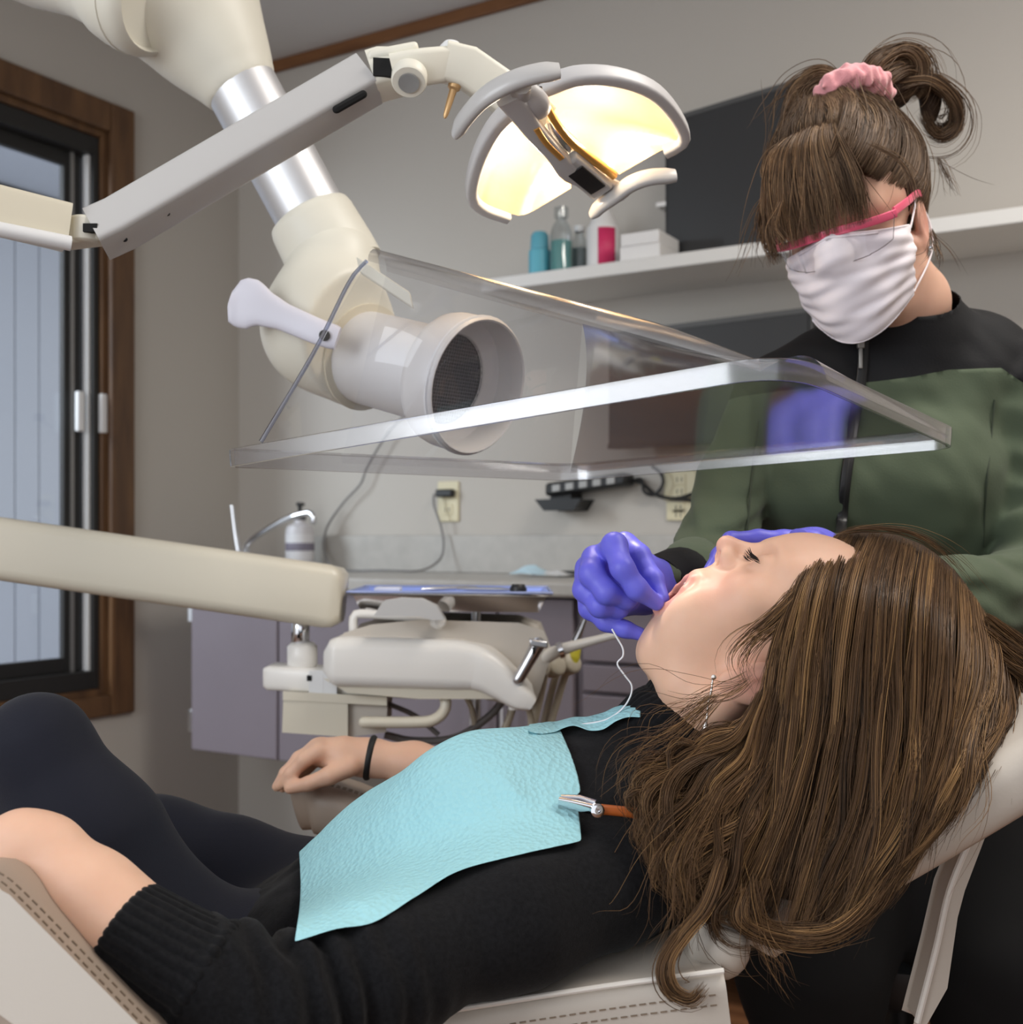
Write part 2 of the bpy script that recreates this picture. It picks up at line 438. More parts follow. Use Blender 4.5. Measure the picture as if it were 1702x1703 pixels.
obj('nozzle', tube([b0+(0, 0, .196), b0+(.03, -.02, .194)], .005, 8), M['black_plastic'], t)

# outlets
beige = mat('outlet_beige', lin(212, 202, 170), .45)
def outlet(px0, py0, px1, py1, label, plates=1):
    a, b = back(px0, py1), back(px1, py0)
    t = thing('wall_outlet', label, 'outlet', ((a[0]+b[0])/2, WALL_Y, a[2]), 'beige outlets on the back wall')
    obj('cover_plate', boxg((a[0], WALL_Y-.007, a[2]), (b[0], WALL_Y, b[2])), beige, t, bevel=.003)
    xc = (a[0]+b[0])/2; h = b[2]-a[2]
    for fz in (.3, .7):
        zc = a[2]+h*fz
        s = obj('socket', boxg((xc-.016, WALL_Y-.0095, zc-.014), (xc+.016, WALL_Y-.006, zc+.014)), beige, t, bevel=.003)
        for dx in (-.006, .006):
            obj('slot', boxg((xc+dx-.0012, WALL_Y-.0099, zc-.006), (xc+dx+.0012, WALL_Y-.009, zc+.006)), M['hole'], s, smooth=0)
    return t, a, b
outlet(730, 800, 765, 868, 'beige wall outlet with the black plug and grey cord')
outlet(1106, 782, 1160, 833, 'upper beige wall outlet next to the green sleeve')
outlet(1110, 834, 1152, 866, 'lower beige wall plate next to the green sleeve')
pa = back(738, 820, .03)
t = thing('power_cable', 'grey power cord with black plug looping down onto the counter', 'cord', pa)
pl = obj('plug', cat(boxg(pa-(.03, .0, .011), pa+(.026, .022, .011))), M['black_plastic'], t, bevel=.005)
cpts = [back(722, 822, .03), back(722, 840, .04), back(733, 872, .035), back(738, 905, .04), back(732, 930, .06)]
c1 = np.array(back(700, 944, .12)); c1[2] = ztop+.008
c2 = np.array(back(640, 948, .16)); c2[2] = ztop+.008
c3 = np.array(back(560, 948, .12)); c3[2] = ztop+.008
cpts += [c1, c2, c3, back(541, 920, .05), back(543, 880, .035), back(570, 838, .03), back(600, 805, .03), back(612, 775, .03), back(650, 715, .03), back(700, 668, .03), back(748, 640, .035)]
pe2 = back(752, 636, .03)
obj('plug', boxg(pe2-(.014, .0, .014), pe2+(.014, .03, .014)), M['black_plastic'], t, bevel=.004)
obj('cable', tube(spline(cpts, 80), .0032, 8), mat('cord_grey', lin(120, 118, 118), .5), t)

# ------------------------------------------------------------------ shelf and what stands on it
s0 = np.array(back(800, 468, .25)); 
SZ = back(1050, 431, .25)[2]; SX0 = back(800, 468, .25)[0]
shelf = obj('wall_shelf', boxg((SX0, WALL_Y-.25, SZ-.032), (RX1-.9, WALL_Y, SZ)), mat('shelf_white', lin(224, 222, 218), .5), bevel=.003)
tag(shelf, 'white floating shelf on the back wall above the clear hood', 'shelf')
def shelf_at(px, off=.13):
    p = np.array(back(px, 430, off)); p[2] = SZ; return p, back(px, 430, off)
def px_w(px0, px1, off=.13): return abs(back(px1, 430, off)[0]-back(px0, 430, off)[0])/2
def zat(px, py, off=.13): return back(px, py, off)[2]-SZ
p, _ = shelf_at(898, .15); h = zat(898, 387, .15)
t = thing('spray_can', 'turquoise can with a rounded cap, leftmost on the shelf', 'can', p)
tq = mat('turquoise_can', lin(92, 172, 190), .4); tqd = mat('turquoise_cap', lin(96, 168, 186), .45)
r = .028
bt('body', tq, t, [(.001, 0), (r, 0), (r, h*.62), (r*.9, h*.64), (.001, h*.65)], p)
bt('cap', tqd, t, [(.001, h*.645), (r*.86, h*.645), (r*.8, h*.93), (r*.6, h), (.001, h)], p)
p, _ = shelf_at(934, .16); h = .175; r = .028
t = thing('mouthwash_bottle', 'clear bottle half full of teal liquid beside the turquoise can', 'bottle', p)
clr = clear_mat('bottle_clear', (.86, .89, .9), .05, .1, .8, 2.5)
bt('body', clr, t, [(.001, .0005), (r, .0005), (r, h*.62), (r*.85, h*.72), (.013, h*.82), (.013, h*.86), (.001, h*.86)], p)
bt('liquid', mat('teal_liquid', lin(104, 164, 160), .2), t, [(.001, .003), (r*.93, .003), (r*.93, h*.52), (.001, h*.521)], p)
bt('cap', clr, t, [(.001, h*.86), (.018, h*.86), (.018, h), (.001, h)], p)
p, _ = shelf_at(964, .1); h = .14; r = .021
t = thing('clear_bottle', 'slim grey clear bottle between teal bottle and white bottle', 'bottle', p)
bt('body', clr, t, [(.001, .0005), (r, .0005), (r, h*.7), (.012, h*.84), (.012, h*.9), (.001, h*.9)], p)
bt('liquid', mat('grey_liquid', lin(150, 158, 158), .2), t, [(.001, .003), (r*.9, .003), (r*.9, h*.6), (.001, h*.61)], p)
bt('cap', M['white_plastic'], t, [(.001, h*.9), (.0135, h*.9), (.0135, h), (.001, h)], p)
p, _ = shelf_at(1004, .15); h = zat(1004, 345, .15); r = .041
t = thing('squeeze_bottle', 'white bottle with pink label panel and cone top on the shelf', 'bottle', p)
wb = mat('white_bottle', lin(226, 224, 222), .45)
bt('body', wb, t, [(.001, 0), (r, 0), (r, h*.66), (r*.95, h*.7), (.001, h*.7)], p)
bt('cone_top', wb, t, [(.001, h*.7), (r*.9, h*.7), (r*.55, h*.9), (.012, h), (.001, h)], p)
a = np.linspace(math.radians(-82), math.radians(-22), 9)
g = np.array([[(p[0]+(r+.0012)*math.cos(x), p[1]+(r+.0012)*math.sin(x), p[2]+z) for x in a] for z in (h*.06, h*.64)])
obj('label_panel', grid(g), mat('pink_label', lin(208, 52, 100), .5), t, solid=.001)
p, _ = shelf_at(1036, .09)
t = thing('small_jar', 'small grey jar between the pink-labelled bottle and white books', 'jar', p)
bt('body', mat('jar_grey', lin(140, 138, 140), .4), t, [(.001, 0), (.016, 0), (.017, .03), (.014, .036), (.001, .036)], p, 16)
bt('lid', M['steel'], t, [(.001, .036), (.016, .036), (.016, .046), (.001, .047)], p, 16)
# white boxes and leaning trays
pw_ = mat('paper_white', lin(232, 230, 228), .7)
xA, xB = back(1043, 430, .19)[0], back(1109, 430, .19)[0]
zz = SZ
for k, (hh, ins) in enumerate(((.036, 0), (.03, .002))):
    b = obj('paper_box', boxg((xA+ins, WALL_Y-.23, zz), (xB-ins, WALL_Y-.11, zz+hh)), pw_, bevel=.002); zz += hh + .0006
    tag(b, ('lower' if k == 0 else 'upper')+' flat white box of the pair stacked on the shelf by the screen', 'box', 'white boxes on the shelf')
t = thing('document_tray', 'white two-tier paper tray stacked on white boxes behind the dark screen', 'tray', ((xA+xB)/2, WALL_Y-.1, zz))
for k in range(2):
    z_ = zz + .012 + .082*k
    obj('tray_tier', boxg((xA+.03, WALL_Y-.09, z_), (back(1124, 340, .06)[0], WALL_Y-.012, z_+.012)), pw_, t, bevel=.003)
obj('tray_post', cat(boxg((xA+.035, WALL_Y-.03, zz), (xA+.047, WALL_Y-.014, zz+.12))), pw_, t)
# monitors
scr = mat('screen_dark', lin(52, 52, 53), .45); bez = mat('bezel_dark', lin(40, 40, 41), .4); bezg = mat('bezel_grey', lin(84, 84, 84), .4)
def quad_monitor(name, px_l, px_r, z0, z1, y_l, y_r, label, stand=True, tilt=0.0):
    """flat screen; its ends stand y_l and y_r in front of the back wall"""
    A = np.array(back(px_l, 400, y_l)); B = np.array(back(px_r, 400, y_r))
    ux = B-A; ux[2] = 0; Lx = np.linalg.norm(ux); ux /= Lx
    n = np.array([-ux[1], ux[0], 0]); 
    c = (A+B)/2; c[2] = (z0+z1)/2
    t = thing(name, label, 'monitor', (c[0], c[1], z0))
    hx, hz = Lx/2, (z1-z0)/2
    up = unit(np.array([0, 0, 1.0]) + n*tilt)
    nn = unit(np.cross(ux, up))
    if np.dot(nn, n) < 0: nn = -nn
    obj('housing', obox(c+nn*.014, ux*hx, nn*.014, up*hz), bez, t, bevel=.004)
    obj('screen', obox(c-nn*.0005, ux*(hx-.012), nn*.001, up*(hz-.012)), scr, t)
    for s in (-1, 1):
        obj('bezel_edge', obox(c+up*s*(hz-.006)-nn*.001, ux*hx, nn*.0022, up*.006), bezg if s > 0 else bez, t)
    if stand:
        obj('stand', cat(obox(c+nn*.07, ux*.05, nn*.05, np.array([0, 0, .05]))), bez, t, bevel=.003)
    return t
quad_monitor('shelf_monitor', 1106, 1330, SZ, back(1215, 163, .14)[2], .09, .17, 'large dark flat screen standing on the white shelf beside the hygienist', False)
quad_monitor('counter_monitor', 1012, 1352, back(1190, 735, .16)[2], back(1190, 527, .16)[2], .1, .16, 'dark computer screen under the shelf, behind the clear hood', True)
# wall bracket, power strip and the looped cables below the screen
q0 = back(937, 840, .05)
t = thing('wall_bracket', 'black screen bracket on the wall under the power strip', 'bracket', (q0[0], WALL_Y, q0[2]-.02))
obj('plate', prism([q0+(-.062, -.03, .012), q0+(.062, -.03, .012), q0+(.045, -.03, -.012), q0+(-.04, -.03, -.012)], (0, .079, 0)), M['black_plastic'], t, bevel=.003)
obj('neck', boxg(q0+(-.035, -.01, .01), q0+(.03, .049, .035)), M['black_plastic'], t, bevel=.004)
a0, a1 = back(915, 815, .05), back(1048, 797, .05)
t = thing('power_strip', 'black and grey power strip on the wall under the hood', 'power strip', (a0+a1)/2)
ax = (a1-a0)/2
obj('body', obox((a0+a1)/2, ax, np.array([0, .03, 0]), np.array([0, 0, .017])), M['black_plastic'], t, bevel=.008)
for k in range(5):
    c_ = a0+(a1-a0)*(.15+.17*k)
    obj('socket', obox(c_-np.array([0, .031, 0]), ax*.1, np.array([0, .001, 0]), np.array([0, 0, .009])), M['alu'], t, bevel=.001)
t = thing('cable_loop', 'black cables hanging in a loop beside the outlets on the back wall', 'cable', back(1090, 815, .03))
for k, pts in enumerate(([(1040, 800), (1065, 802), (1090, 822), (1120, 829), (1150, 822), (1165, 812)], [(1040, 806), (1066, 797), (1072, 818), (1090, 822), (1103, 805), (1100, 788), (1085, 775)], [(1120, 829), (1140, 830), (1160, 836)])):
    obj('cable', tube(spline([back(x, y, .02+.006*k) for x, y in pts], 30), .0045, 8, round_ends=True), M['black_plastic'], t)
# crumpled bits left on the counter
g0 = np.array(back(890, 945, .2)); g0[2] = ztop
G = np.zeros((9, 11, 3)); rr = random.Random(3)
for i in range(9):
    for j in range(11):
        G[i, j] = g0 + ((j/10-.5)*.11, (i/8-.5)*.08, .006+.026*math.exp(-((i/8-.5)**2+(j/10-.4)**2)*9)*rr.uniform(.5, 1.2))
o = obj('crumpled_wrapper', grid(G), mat('pale_blue_paper', lin(190, 216, 228), .8), solid=.002, sub=1, smooth=180); tag(o, 'crumpled pale blue wrapper on the counter near the gloved hand', 'wrapper')
g0 = np.array(back(922, 948, .2)); g0[2] = ztop
for i in range(9):
    for j in range(11):
        G[i, j] = g0 + ((j/10-.5)*.1, (i/8-.5)*.07, .004+.016*math.exp(-((i/8-.5)**2+(j/10-.5)**2)*8)*rr.uniform(.4, 1.2))
o = obj('tissue', grid(G), mat('tissue_white', lin(214, 214, 214), .9), solid=.002, sub=1, smooth=180); tag(o, 'white crumpled tissue on the counter right of the blue wrapper', 'tissue')
g0 = np.array(back(968, 943, .14)); g0[2] = ztop
o = obj('remote_control', boxg(g0+(-.06, -.02, 0), g0+(.06, .02, .014)), M['black_plastic'], bevel=.004); tag(o, 'flat black case lying on the counter behind the gloved hand', 'case')
# ------------------------------------------------------------------ distance-field modelling for bodies and cloth
def surface_nets(fn, lo, hi, h):
    """fn(points (n,3)) -> signed distance; blocks far from the surface are skipped"""
    lo = np.asarray(lo, float); hi = np.asarray(hi, float)
    B = 8
    n = np.ceil((hi-lo)/(h*B)).astype(int)
    cx = [lo[k] + (np.arange(n[k])+.5)*h*B for k in range(3)]
    C = np.stack(np.meshgrid(*cx, indexing='ij'), -1).reshape(-1, 3)
    dc = fn(C.astype(np.float32)).reshape(n)
    act = np.abs(dc) < h*B*1.35
    N = n*B+1
    V = np.full(N, 1.0, np.float32)
    full = np.repeat(np.repeat(np.repeat(np.sign(dc), B, 0), B, 1), B, 2)
    V[:-1, :-1, :-1] = full
    V[-1] = 1; V[:, -1] = 1; V[:, :, -1] = 1
    ids = np.argwhere(act)
    o = np.stack(np.meshgrid(*[np.arange(B+1)]*3, indexing='ij'), -1).reshape(-1, 3)
    for s in range(0, len(ids), 400):
        I = ids[s:s+400]
        idx = (I[:, None]*B + o[None]).reshape(-1, 3)
        V[idx[:, 0], idx[:, 1], idx[:, 2]] = fn((lo + idx*h).astype(np.float32))
    s = V < 0
    cor = [(i, j, k) for i in (0, 1) for j in (0, 1) for k in (0, 1)]
    sl = lambda A, c: A[c[0]:A.shape[0]-1+c[0], c[1]:A.shape[1]-1+c[1], c[2]:A.shape[2]-1+c[2]]
    cnt = sum(sl(s, c).astype(np.int8) for c in cor)
    mixed = (cnt > 0) & (cnt < 8)
    cells = np.argwhere(mixed)
    cid = np.full(mixed.shape, -1, np.int32); cid[mixed] = np.arange(len(cells))
    acc = np.zeros((len(cells), 3)); num = np.zeros(len(cells))
    for a in cor:
        for ax in range(3):
            if a[ax]: continue
            b = list(a); b[ax] = 1
            va = V[tuple((cells+a).T)]; vb = V[tuple((cells+b).T)]
            m = (va < 0) != (vb < 0)
            t = np.where(m, va/np.where(m, va-vb, 1), 0)
            p = np.array(a, float)[None].repeat(len(cells), 0); p[:, ax] += t
            acc[m] += p[m]; num[m] += 1
    verts = lo + (cells + acc/num[:, None])*h
    faces = []
    for ax in range(3):
        u, w = (ax+1) % 3, (ax+2) % 3
        a = s; sh = [slice(None)]*3; sh2 = [slice(None)]*3
        sh[ax] = slice(0, -1); sh2[ax] = slice(1, None)
        d = s[tuple(sh)].astype(np.int8) - s[tuple(sh2)].astype(np.int8)
        e = np.argwhere(d != 0); e = e[(e[:, u] > 0) & (e[:, w] > 0) & (e[:, u] < s.shape[u]-1) & (e[:, w] < s.shape[w]-1)]
        sg = d[tuple(e.T)]
        q = []
        for du, dw in ((-1, -1), (0, -1), (0, 0), (-1, 0)):
            c = e.copy(); c[:, u] += du; c[:, w] += dw; q.append(cid[tuple(c.T)])
        q = np.stack(q, 1); q[sg < 0] = q[sg < 0][:, ::-1]
        faces.append(q)
    F = np.concatenate(faces); F = F[(F >= 0).all(1)]
    return verts, F
def smin(a, b, k):
    h = np.maximum(k-np.abs(a-b), 0)/k
    return np.minimum(a, b) - h*h*k*.25
def smax(a, b, k): return -smin(-a, -b, k)
def rcone(p, a, b, ra, rb):
    a = np.asarray(a, np.float32); b = np.asarray(b, np.float32); ba = b-a
    t = np.clip(((p-a) @ ba)/max(float(ba @ ba), 1e-12), 0, 1)
    return np.linalg.norm(p-a-t[:, None]*ba, axis=1) - (ra+(rb-ra)*t)
def chain(p, pts, k=.01):
    """pts: (x,y,z,r) joints"""
    d = None
    for a, b in zip(pts[:-1], pts[1:]):
        q = rcone(p, a[:3], b[:3], a[3], b[3]); d = q if d is None else smin(d, q, k)
    return d
def ell(p, c, r, R=None):
    q = p-np.asarray(c, np.float32)
    if R is not None: q = q @ np.asarray(R, np.float32).T
    r = np.asarray(r, np.float32)
    k0 = np.linalg.norm(q/r, axis=1); k1 = np.linalg.norm(q/(r*r), axis=1)
    return k0*(k0-1)/np.maximum(k1, 1e-9)
def PJ(px, py, d, rpx):
    """sighted joint with a radius in pixels at its distance"""
    return (*P(px, py, d), rpx/F_PX*d)
class Noise3:
    """cheap smooth noise: a few random plane waves"""
    def __init__(s, seed, scale, n=7):
        r = np.random.default_rng(seed); s.k = r.normal(size=(n, 3))*scale; s.p = r.uniform(0, 6.28, n)
    def __call__(s, p): return np.sin(p @ s.k.T.astype(np.float32) + s.p.astype(np.float32)).mean(1)
def first_hit(px, py, fn, d0=.6, d1=2.0, step=.004):
    """where a sight line meets a surface"""
    ds = np.arange(d0, d1, step)
    pts = np.array([P(px, py, d) for d in ds], np.float32)
    v = fn(pts); i = np.argmax(v < 0)
    if v[i] >= 0: return None
    return ds[i] - (step*v[i]/(v[i]-v[i-1]) if i else 0)*-1 - step if False else ds[i]

# ------------------------------------------------------------------ hair strands
def strand_mesh(name, S, r, m, parent, tone, kind=None, label=None):
    """S: (n,k,3) strand points; r: (n,) root radius; three-sided tapering tubes with a tone per strand"""
    S = np.asarray(S, float); n, k = S.shape[:2]
    T = np.gradient(S, axis=1); T /= np.linalg.norm(T, axis=2)[..., None] + 1e-12
    h = np.array([0.13, -1.0, .21]); N = h - T*(T @ h)[..., None]; N /= np.linalg.norm(N, axis=2)[..., None] + 1e-12
    B = np.cross(T, N)
    taper = np.interp(np.linspace(0, 1, k), [0, .1, .75, 1], [.2, 1, .9, .2])
    rr = np.asarray(r)[:, None]*taper[None]
    ang = np.array([0, 2.094, 4.189])
    v = S[:, :, None] + rr[..., None, None]*(np.cos(ang)[None, None, :, None]*N[:, :, None] + np.sin(ang)[None, None, :, None]*B[:, :, None])
    base = (np.arange(n)*k*3)[:, None, None] + (np.arange(k-1)*3)[None, :, None]
    j = np.arange(3)[None, None]; j2 = (np.arange(3)+1) % 3
    F = np.stack([base+j, base+j2, base+3+j2, base+3+j], -1).reshape(-1, 4)
    o = obj(name, (W(v.reshape(-1, 3)), F), m, parent, smooth=180)
    at = o.data.attributes.new('tone', 'FLOAT', 'POINT')
    at.data.foreach_set('value', np.repeat(np.asarray(tone, np.float32), k*3))
    if kind: o['kind'] = kind
    if label: o['label'] = label
    return o
def hair_mat(name, c0, c1, c2, rough=.42):
    m = mat(name, c1, rough, spec=.22); nt = m.node_tree; b = nt.nodes['Principled BSDF']
    at = nt.nodes.new('ShaderNodeAttribute'); at.attribute_name = 'tone'
    r = nt.nodes.new('ShaderNodeValToRGB')
    r.color_ramp.elements[0].color = (*c0, 1); r.color_ramp.elements[1].color = (*c2, 1)
    e = r.color_ramp.elements.new(.5); e.color = (*c1, 1)
    nt.links.new(at.outputs['Fac'], r.inputs['Fac']); nt.links.new(r.outputs['Color'], b.inputs['Base Color'])
    return m
def guide_strands(guides, n, k=22, seed=1, jit=4.0, depth=(0, .018), wave=(3.0, 2.0), clump=28, cut=(.82, 1.0), flow=None, spread=1.0, stray=.03, dz=.006, start=.07):
    """guides: list of [(px,py,d),...]; strands run between neighbouring guides, gathered in wavy clumps"""
    r = np.random.default_rng(seed)
    G = np.array([spline(g, k) for g in guides])
    ng = len(G)
    cu = np.sort(r.uniform(0, ng-1, clump)) if ng > 1 else np.zeros(clump)
    cph = r.uniform(0, 6.28, clump); cfr = r.uniform(.6, 1.5, clump)*wave[1]; cam_ = r.uniform(.3, 1.3, clump)*wave[0]; cdz = r.uniform(0, 1, clump)
    ctone = r.normal(0, .11, clump)
    ci = r.integers(0, clump, n)
    u = np.clip(cu[ci] + r.normal(0, .5*max(ng-1, .001)/clump*1.4, n)*spread, 0, ng-1.0001) if ng > 1 else np.zeros(n)
    i = np.minimum(u.astype(int), max(ng-2, 0)); f = (u-i)[:, None, None]
    S = G[i]*(1-f) + G[np.minimum(i+1, ng-1)]*f
    uc = cu[ci]; ic = np.minimum(uc.astype(int), max(ng-2, 0)); fc = (uc-ic)[:, None, None]
    Sc = G[ic]*(1-fc) + G[np.minimum(ic+1, ng-1)]*fc
    s = np.linspace(0, 1, k)
    pull = (.55*np.clip((s-.25)/.75, 0, 1))[None, :, None]
    S = S*(1-pull) + Sc*pull
    T = np.gradient(S[..., :2], axis=1); T /= np.linalg.norm(T, axis=2)[..., None] + 1e-9
    N = np.stack([-T[..., 1], T[..., 0]], -1)
    amp = (cam_[ci][:, None])*np.clip(s*1.4, 0, 1)[None]
    w = amp*np.sin(cph[ci][:, None] + s[None]*6.28*cfr[ci][:, None])
    w += r.normal(0, jit, n)[:, None]*(.35+.65*s[None]) + r.normal(0, jit*.35, n)[:, None]*np.sin(r.uniform(0, 6.28, n)[:, None]+s[None]*6.28*r.uniform(1, 2.5, n)[:, None])*s[None]
    st = r.uniform(0, 1, n) < stray
    w += np.where(st, r.normal(0, jit*6, n), 0)[:, None]*(s[None]**1.5)
    S = S.copy(); S[..., :2] += N*w[..., None]
    lay = r.uniform(0, 1, n)
    S[..., 2] += (depth[0] + (depth[1]-depth[0])*(.45*lay+.55*cdz[ci]))[:, None] + dz*np.sin(cph[ci]*2+1)[:, None]*np.sin(s*6.28*1.2)[None]
    # random cut
    c = r.uniform(*cut, n)
    st0 = r.uniform(0, start, n)[:, None]
    t = (st0 + s[None]*(np.minimum(c, 1.0)[:, None]-st0))*(k-1); a = np.minimum(t.astype(int), k-2); ff = (t-a)[..., None]
    rows = np.arange(n)[:, None]
    S = S[rows, a]*(1-ff) + S[rows, a+1]*ff
    C = P3(S)
    tone = np.clip(.45 + ctone[ci] + r.normal(0, .15, n), 0, 1)
    return C, tone
def P3(S):
    return np.stack([(S[..., 0]-CX_PX)/F_PX*S[..., 2], S[..., 2], (HOR_PX-S[..., 1])/F_PX*S[..., 2]], -1)
# ------------------------------------------------------------------ patient chair
chm = mat('chair_vinyl', lin(190, 181, 170), .42, bump=(420, .12, .0006), coat=.05)
chm2 = mat('chair_vinyl_top', lin(160, 144, 130), .45, bump=(420, .12, .0006))
pipm = mat('chair_piping', lin(220, 214, 206), .45)
stm = mat('stitch_thread', lin(132, 116, 100), .7)
def slab(name, edge, half_w, half_t, m, parent, r=.014, depth=True, n=24, sub=0):
    """cushion whose near top edge follows the sighted points; runs half_w*2 back in depth"""
    e = spline([P(*p) for p in edge], n)
    T = np.gradient(e, axis=0); T /= np.linalg.norm(T, axis=1)[:, None]
    up = np.cross(np.array([0, -1.0, 0]), T); up = np.array([u if u[2] > 0 else -u for u in up]); up /= np.linalg.norm(up, axis=1)[:, None]
    c = e + np.array([0, half_w, 0]) - up*half_t
    prof = rrect(half_w, half_t, r, 4)
    v = np.concatenate([c[i] + np.array([0, -1., 0])*prof[:, :1] + up[i]*prof[:, 1:] for i in range(n)])
    g = (W(v), ring_faces(n, len(prof)))
    return obj(name, g, m, parent, smooth=60), e, up
def stitches(name, e, up, offs, m, parent, step=.0075, ln=.0048, side=False):
    """rows of short raised thread along a cushion edge; offs: distance in from the edge"""
    L = np.concatenate([[0], np.cumsum(np.linalg.norm(np.diff(e, axis=0), axis=1))])
    gs = []
    for off in offs:
        for s in np.arange(step, L[-1]-step, step):
            q = np.array([np.interp(s, L, e[:, k]) for k in range(3)]); q2 = np.array([np.interp(s+ln, L, e[:, k]) for k in range(3)])
            u = np.array([np.interp(s, L, up[:, k]) for k in range(3)])
            o = (np.array([0, -.0006, 0]) - u*off) if side else (np.array([0, off, 0]) + u*.0004)
            gs.append(obox((q+q2)/2+o, (q2-q)/2, np.array([0, .0006, 0]), u*.00045))
    g = cat(*gs); o = obj(name, toW(g), m, parent, smooth=0); o['kind'] = 'stuff'
    return o
base_pt = PW(700, 1900, 1.1); base_pt[2] = 0
chair = thing('dental_chair', 'reclined beige vinyl dental chair with stitched edges that the patient lies in', 'chair', base_pt)
arm_o, e, up = slab('armrest', [(-240, 1478, .735), (-120, 1466, .732), (-50, 1468, .728), (0, 1495, .725), (200, 1701, .705), (330, 1835, .69)], .045, .032, chm2, chair, .012)
stitches('stitching', e, up, (.017, .026), stm, chair)
obj('piping', toW(tube(e + np.array([0, .0015, 0]) + up*.0005, .0032, 8)), pipm, chair)
obj('armrest_side', toW(prism([P(-200, 1492, .724), P(-50, 1490, .720), P(0, 1514, .716), P(210, 1730, .696), P(150, 1760, .694), P(60, 1690, .702), P(0, 1648, .706), P(-200, 1600, .714)], (0, .075, 0))), chm, chair, bevel=.012, seg=4)
bk, e, up = slab('backrest', [(260, 1800, .87), (420, 1745, .868), (627, 1703, .866), (968, 1648, .862), (1120, 1627, .86), (1205, 1616, .86)], .2, .045, chm, chair, .014)
stitches('stitching', e, up, (.016, .0235), stm, chair, side=True)
obj('piping', toW(tube(e + np.array([0, .002, 0]), .0022, 8)), pipm, chair)
ib, e, up = slab('back_cushion', [(900, 1650, .90), (1040, 1609, .90), (1160, 1607, .90), (1205, 1612, .90)], .16, .02, chm, chair, .01, n=16)
stitches('stitching', e, up, (.005, .012), stm, chair, side=True)
obj('neck_bolster', toW(tube([P(1196, 1576, .90), P(1196, 1576, 1.2)], .024, 20, round_ends=True)), chm, chair, smooth=80)
hr, e, up = slab('headrest', [(1205, 1545, .935), (1235, 1512, .93), (1330, 1455, .93), (1460, 1385, .93), (1600, 1303, .93), (1702, 1240, .93), (1850, 1140, .93), (1960, 1060, .93)], .115, .027, chm, chair, .02, n=30)
obj('headrest_strap', toW(prism([P(*k, 1.0) for k in ((1618, 1386), (1580, 1480), (1558, 1575), (1526, 1700), (1536, 1704), (1571, 1642), (1588, 1525), (1600, 1480), (1638, 1380))], (0, .03, 0))), chm, chair, bevel=.003)
obj('strap_piping', toW(tube(spline([P(*k, .998) for k in ((1618, 1386), (1580, 1480), (1558, 1575), (1526, 1700))], 20), .003, 8)), pipm, chair)
fa, e, up = slab('armrest', [(478, 1308, 1.4), (520, 1308, 1.36), (600, 1330, 1.35), (700, 1385, 1.34), (800, 1450, 1.33)], .05, .03, chm2, chair, .022)
stitches('stitching', e, up, (.02, .027), stm, chair)
sa, e, up = slab('seat', [(-500, 1560, .9), (-200, 1640, .9), (120, 1700, .9), (420, 1745, .9)], .18, .05, chm, chair, .03)
obj('pedestal', boxg(base_pt+(-.16, -.12, .04), base_pt+(.16, .12, .44)), M['cream'], chair, bevel=.03, seg=4)
obj('pedestal_foot', boxg(base_pt+(-.45, -.24, 0), base_pt+(.3, .24, .045)), M['cream'], chair, bevel=.02, seg=3)

# ------------------------------------------------------------------ extraction arm with clear hood
EX = 1.45
ex = thing('extraction_arm', 'white and silver jointed suction arm with a clear hood over the patient', 'arm', PW(560, 420, EX))
def axl(name, p0, p1, prof, m, n=36, **k):
    """lathe between two sighted points; prof (radius in px at that distance, fraction)"""
    a, b = P(*p0), P(*p1); L = np.linalg.norm(b-a); s = (p0[2]+p1[2])/2/F_PX
    return obj(name, toW(lathe(a, b-a, [(max(r, .1)*s, t*L) for r, t in prof], n)), m, ex, **k)
crm = M['cream']
axl('elbow_drum', (20, -110, 1.42), (262, -8, 1.36), [(1, 0), (100, 0), (98, .25), (86, .5), (88, .66), (99, .74), (104, .82), (104, .95), (98, 1.0), (88, 1.02), (84, .99), (1, .99)], crm, smooth=50)
axl('elbow_drum_ring', (20, -110, 1.42), (262, -8, 1.36), [(99, .86), (106, .87), (106, .9), (99, .91)], crm)
e1 = [PJ(300, -150, 1.45, 112), PJ(338, 30, 1.45, 90), PJ(372, 95, EX, 72), PJ(392, 132, EX, 63)]
e2 = [PJ(60, -90, 1.42, 80), PJ(250, -12, 1.41, 88), PJ(310, 40, 1.44, 80)]
top_el = surface_nets(lambda p: smax(smin(chain(p, e1, .02), chain(p, e2, .02), .05), (p - P(405, 157, EX).astype(np.float32)) @ unit(P(405, 157, EX)-P(372, 95, EX)).astype(np.float32), .004), (-.75, 1.25, .48), (-.15, 1.6, .80), .005)
obj('upper_elbow', toW(top_el), crm, ex, smooth=180)
axl('pipe', (375, 95, EX), (540, 400, EX), [(60, 0), (60, 1)], M['satin_alu'], smooth=60)
axl('pipe_ring', (393, 128, EX), (410, 160, EX), [(60, -.1), (64, 0), (64, .25), (60, .3)], M['cream_warm'])
axl('collar', (515, 360, EX), (565, 452, EX), [(60, -.05), (70, 0), (73, .1), (77, .7), (77, 1), (60, 1.02)], crm, smooth=50)
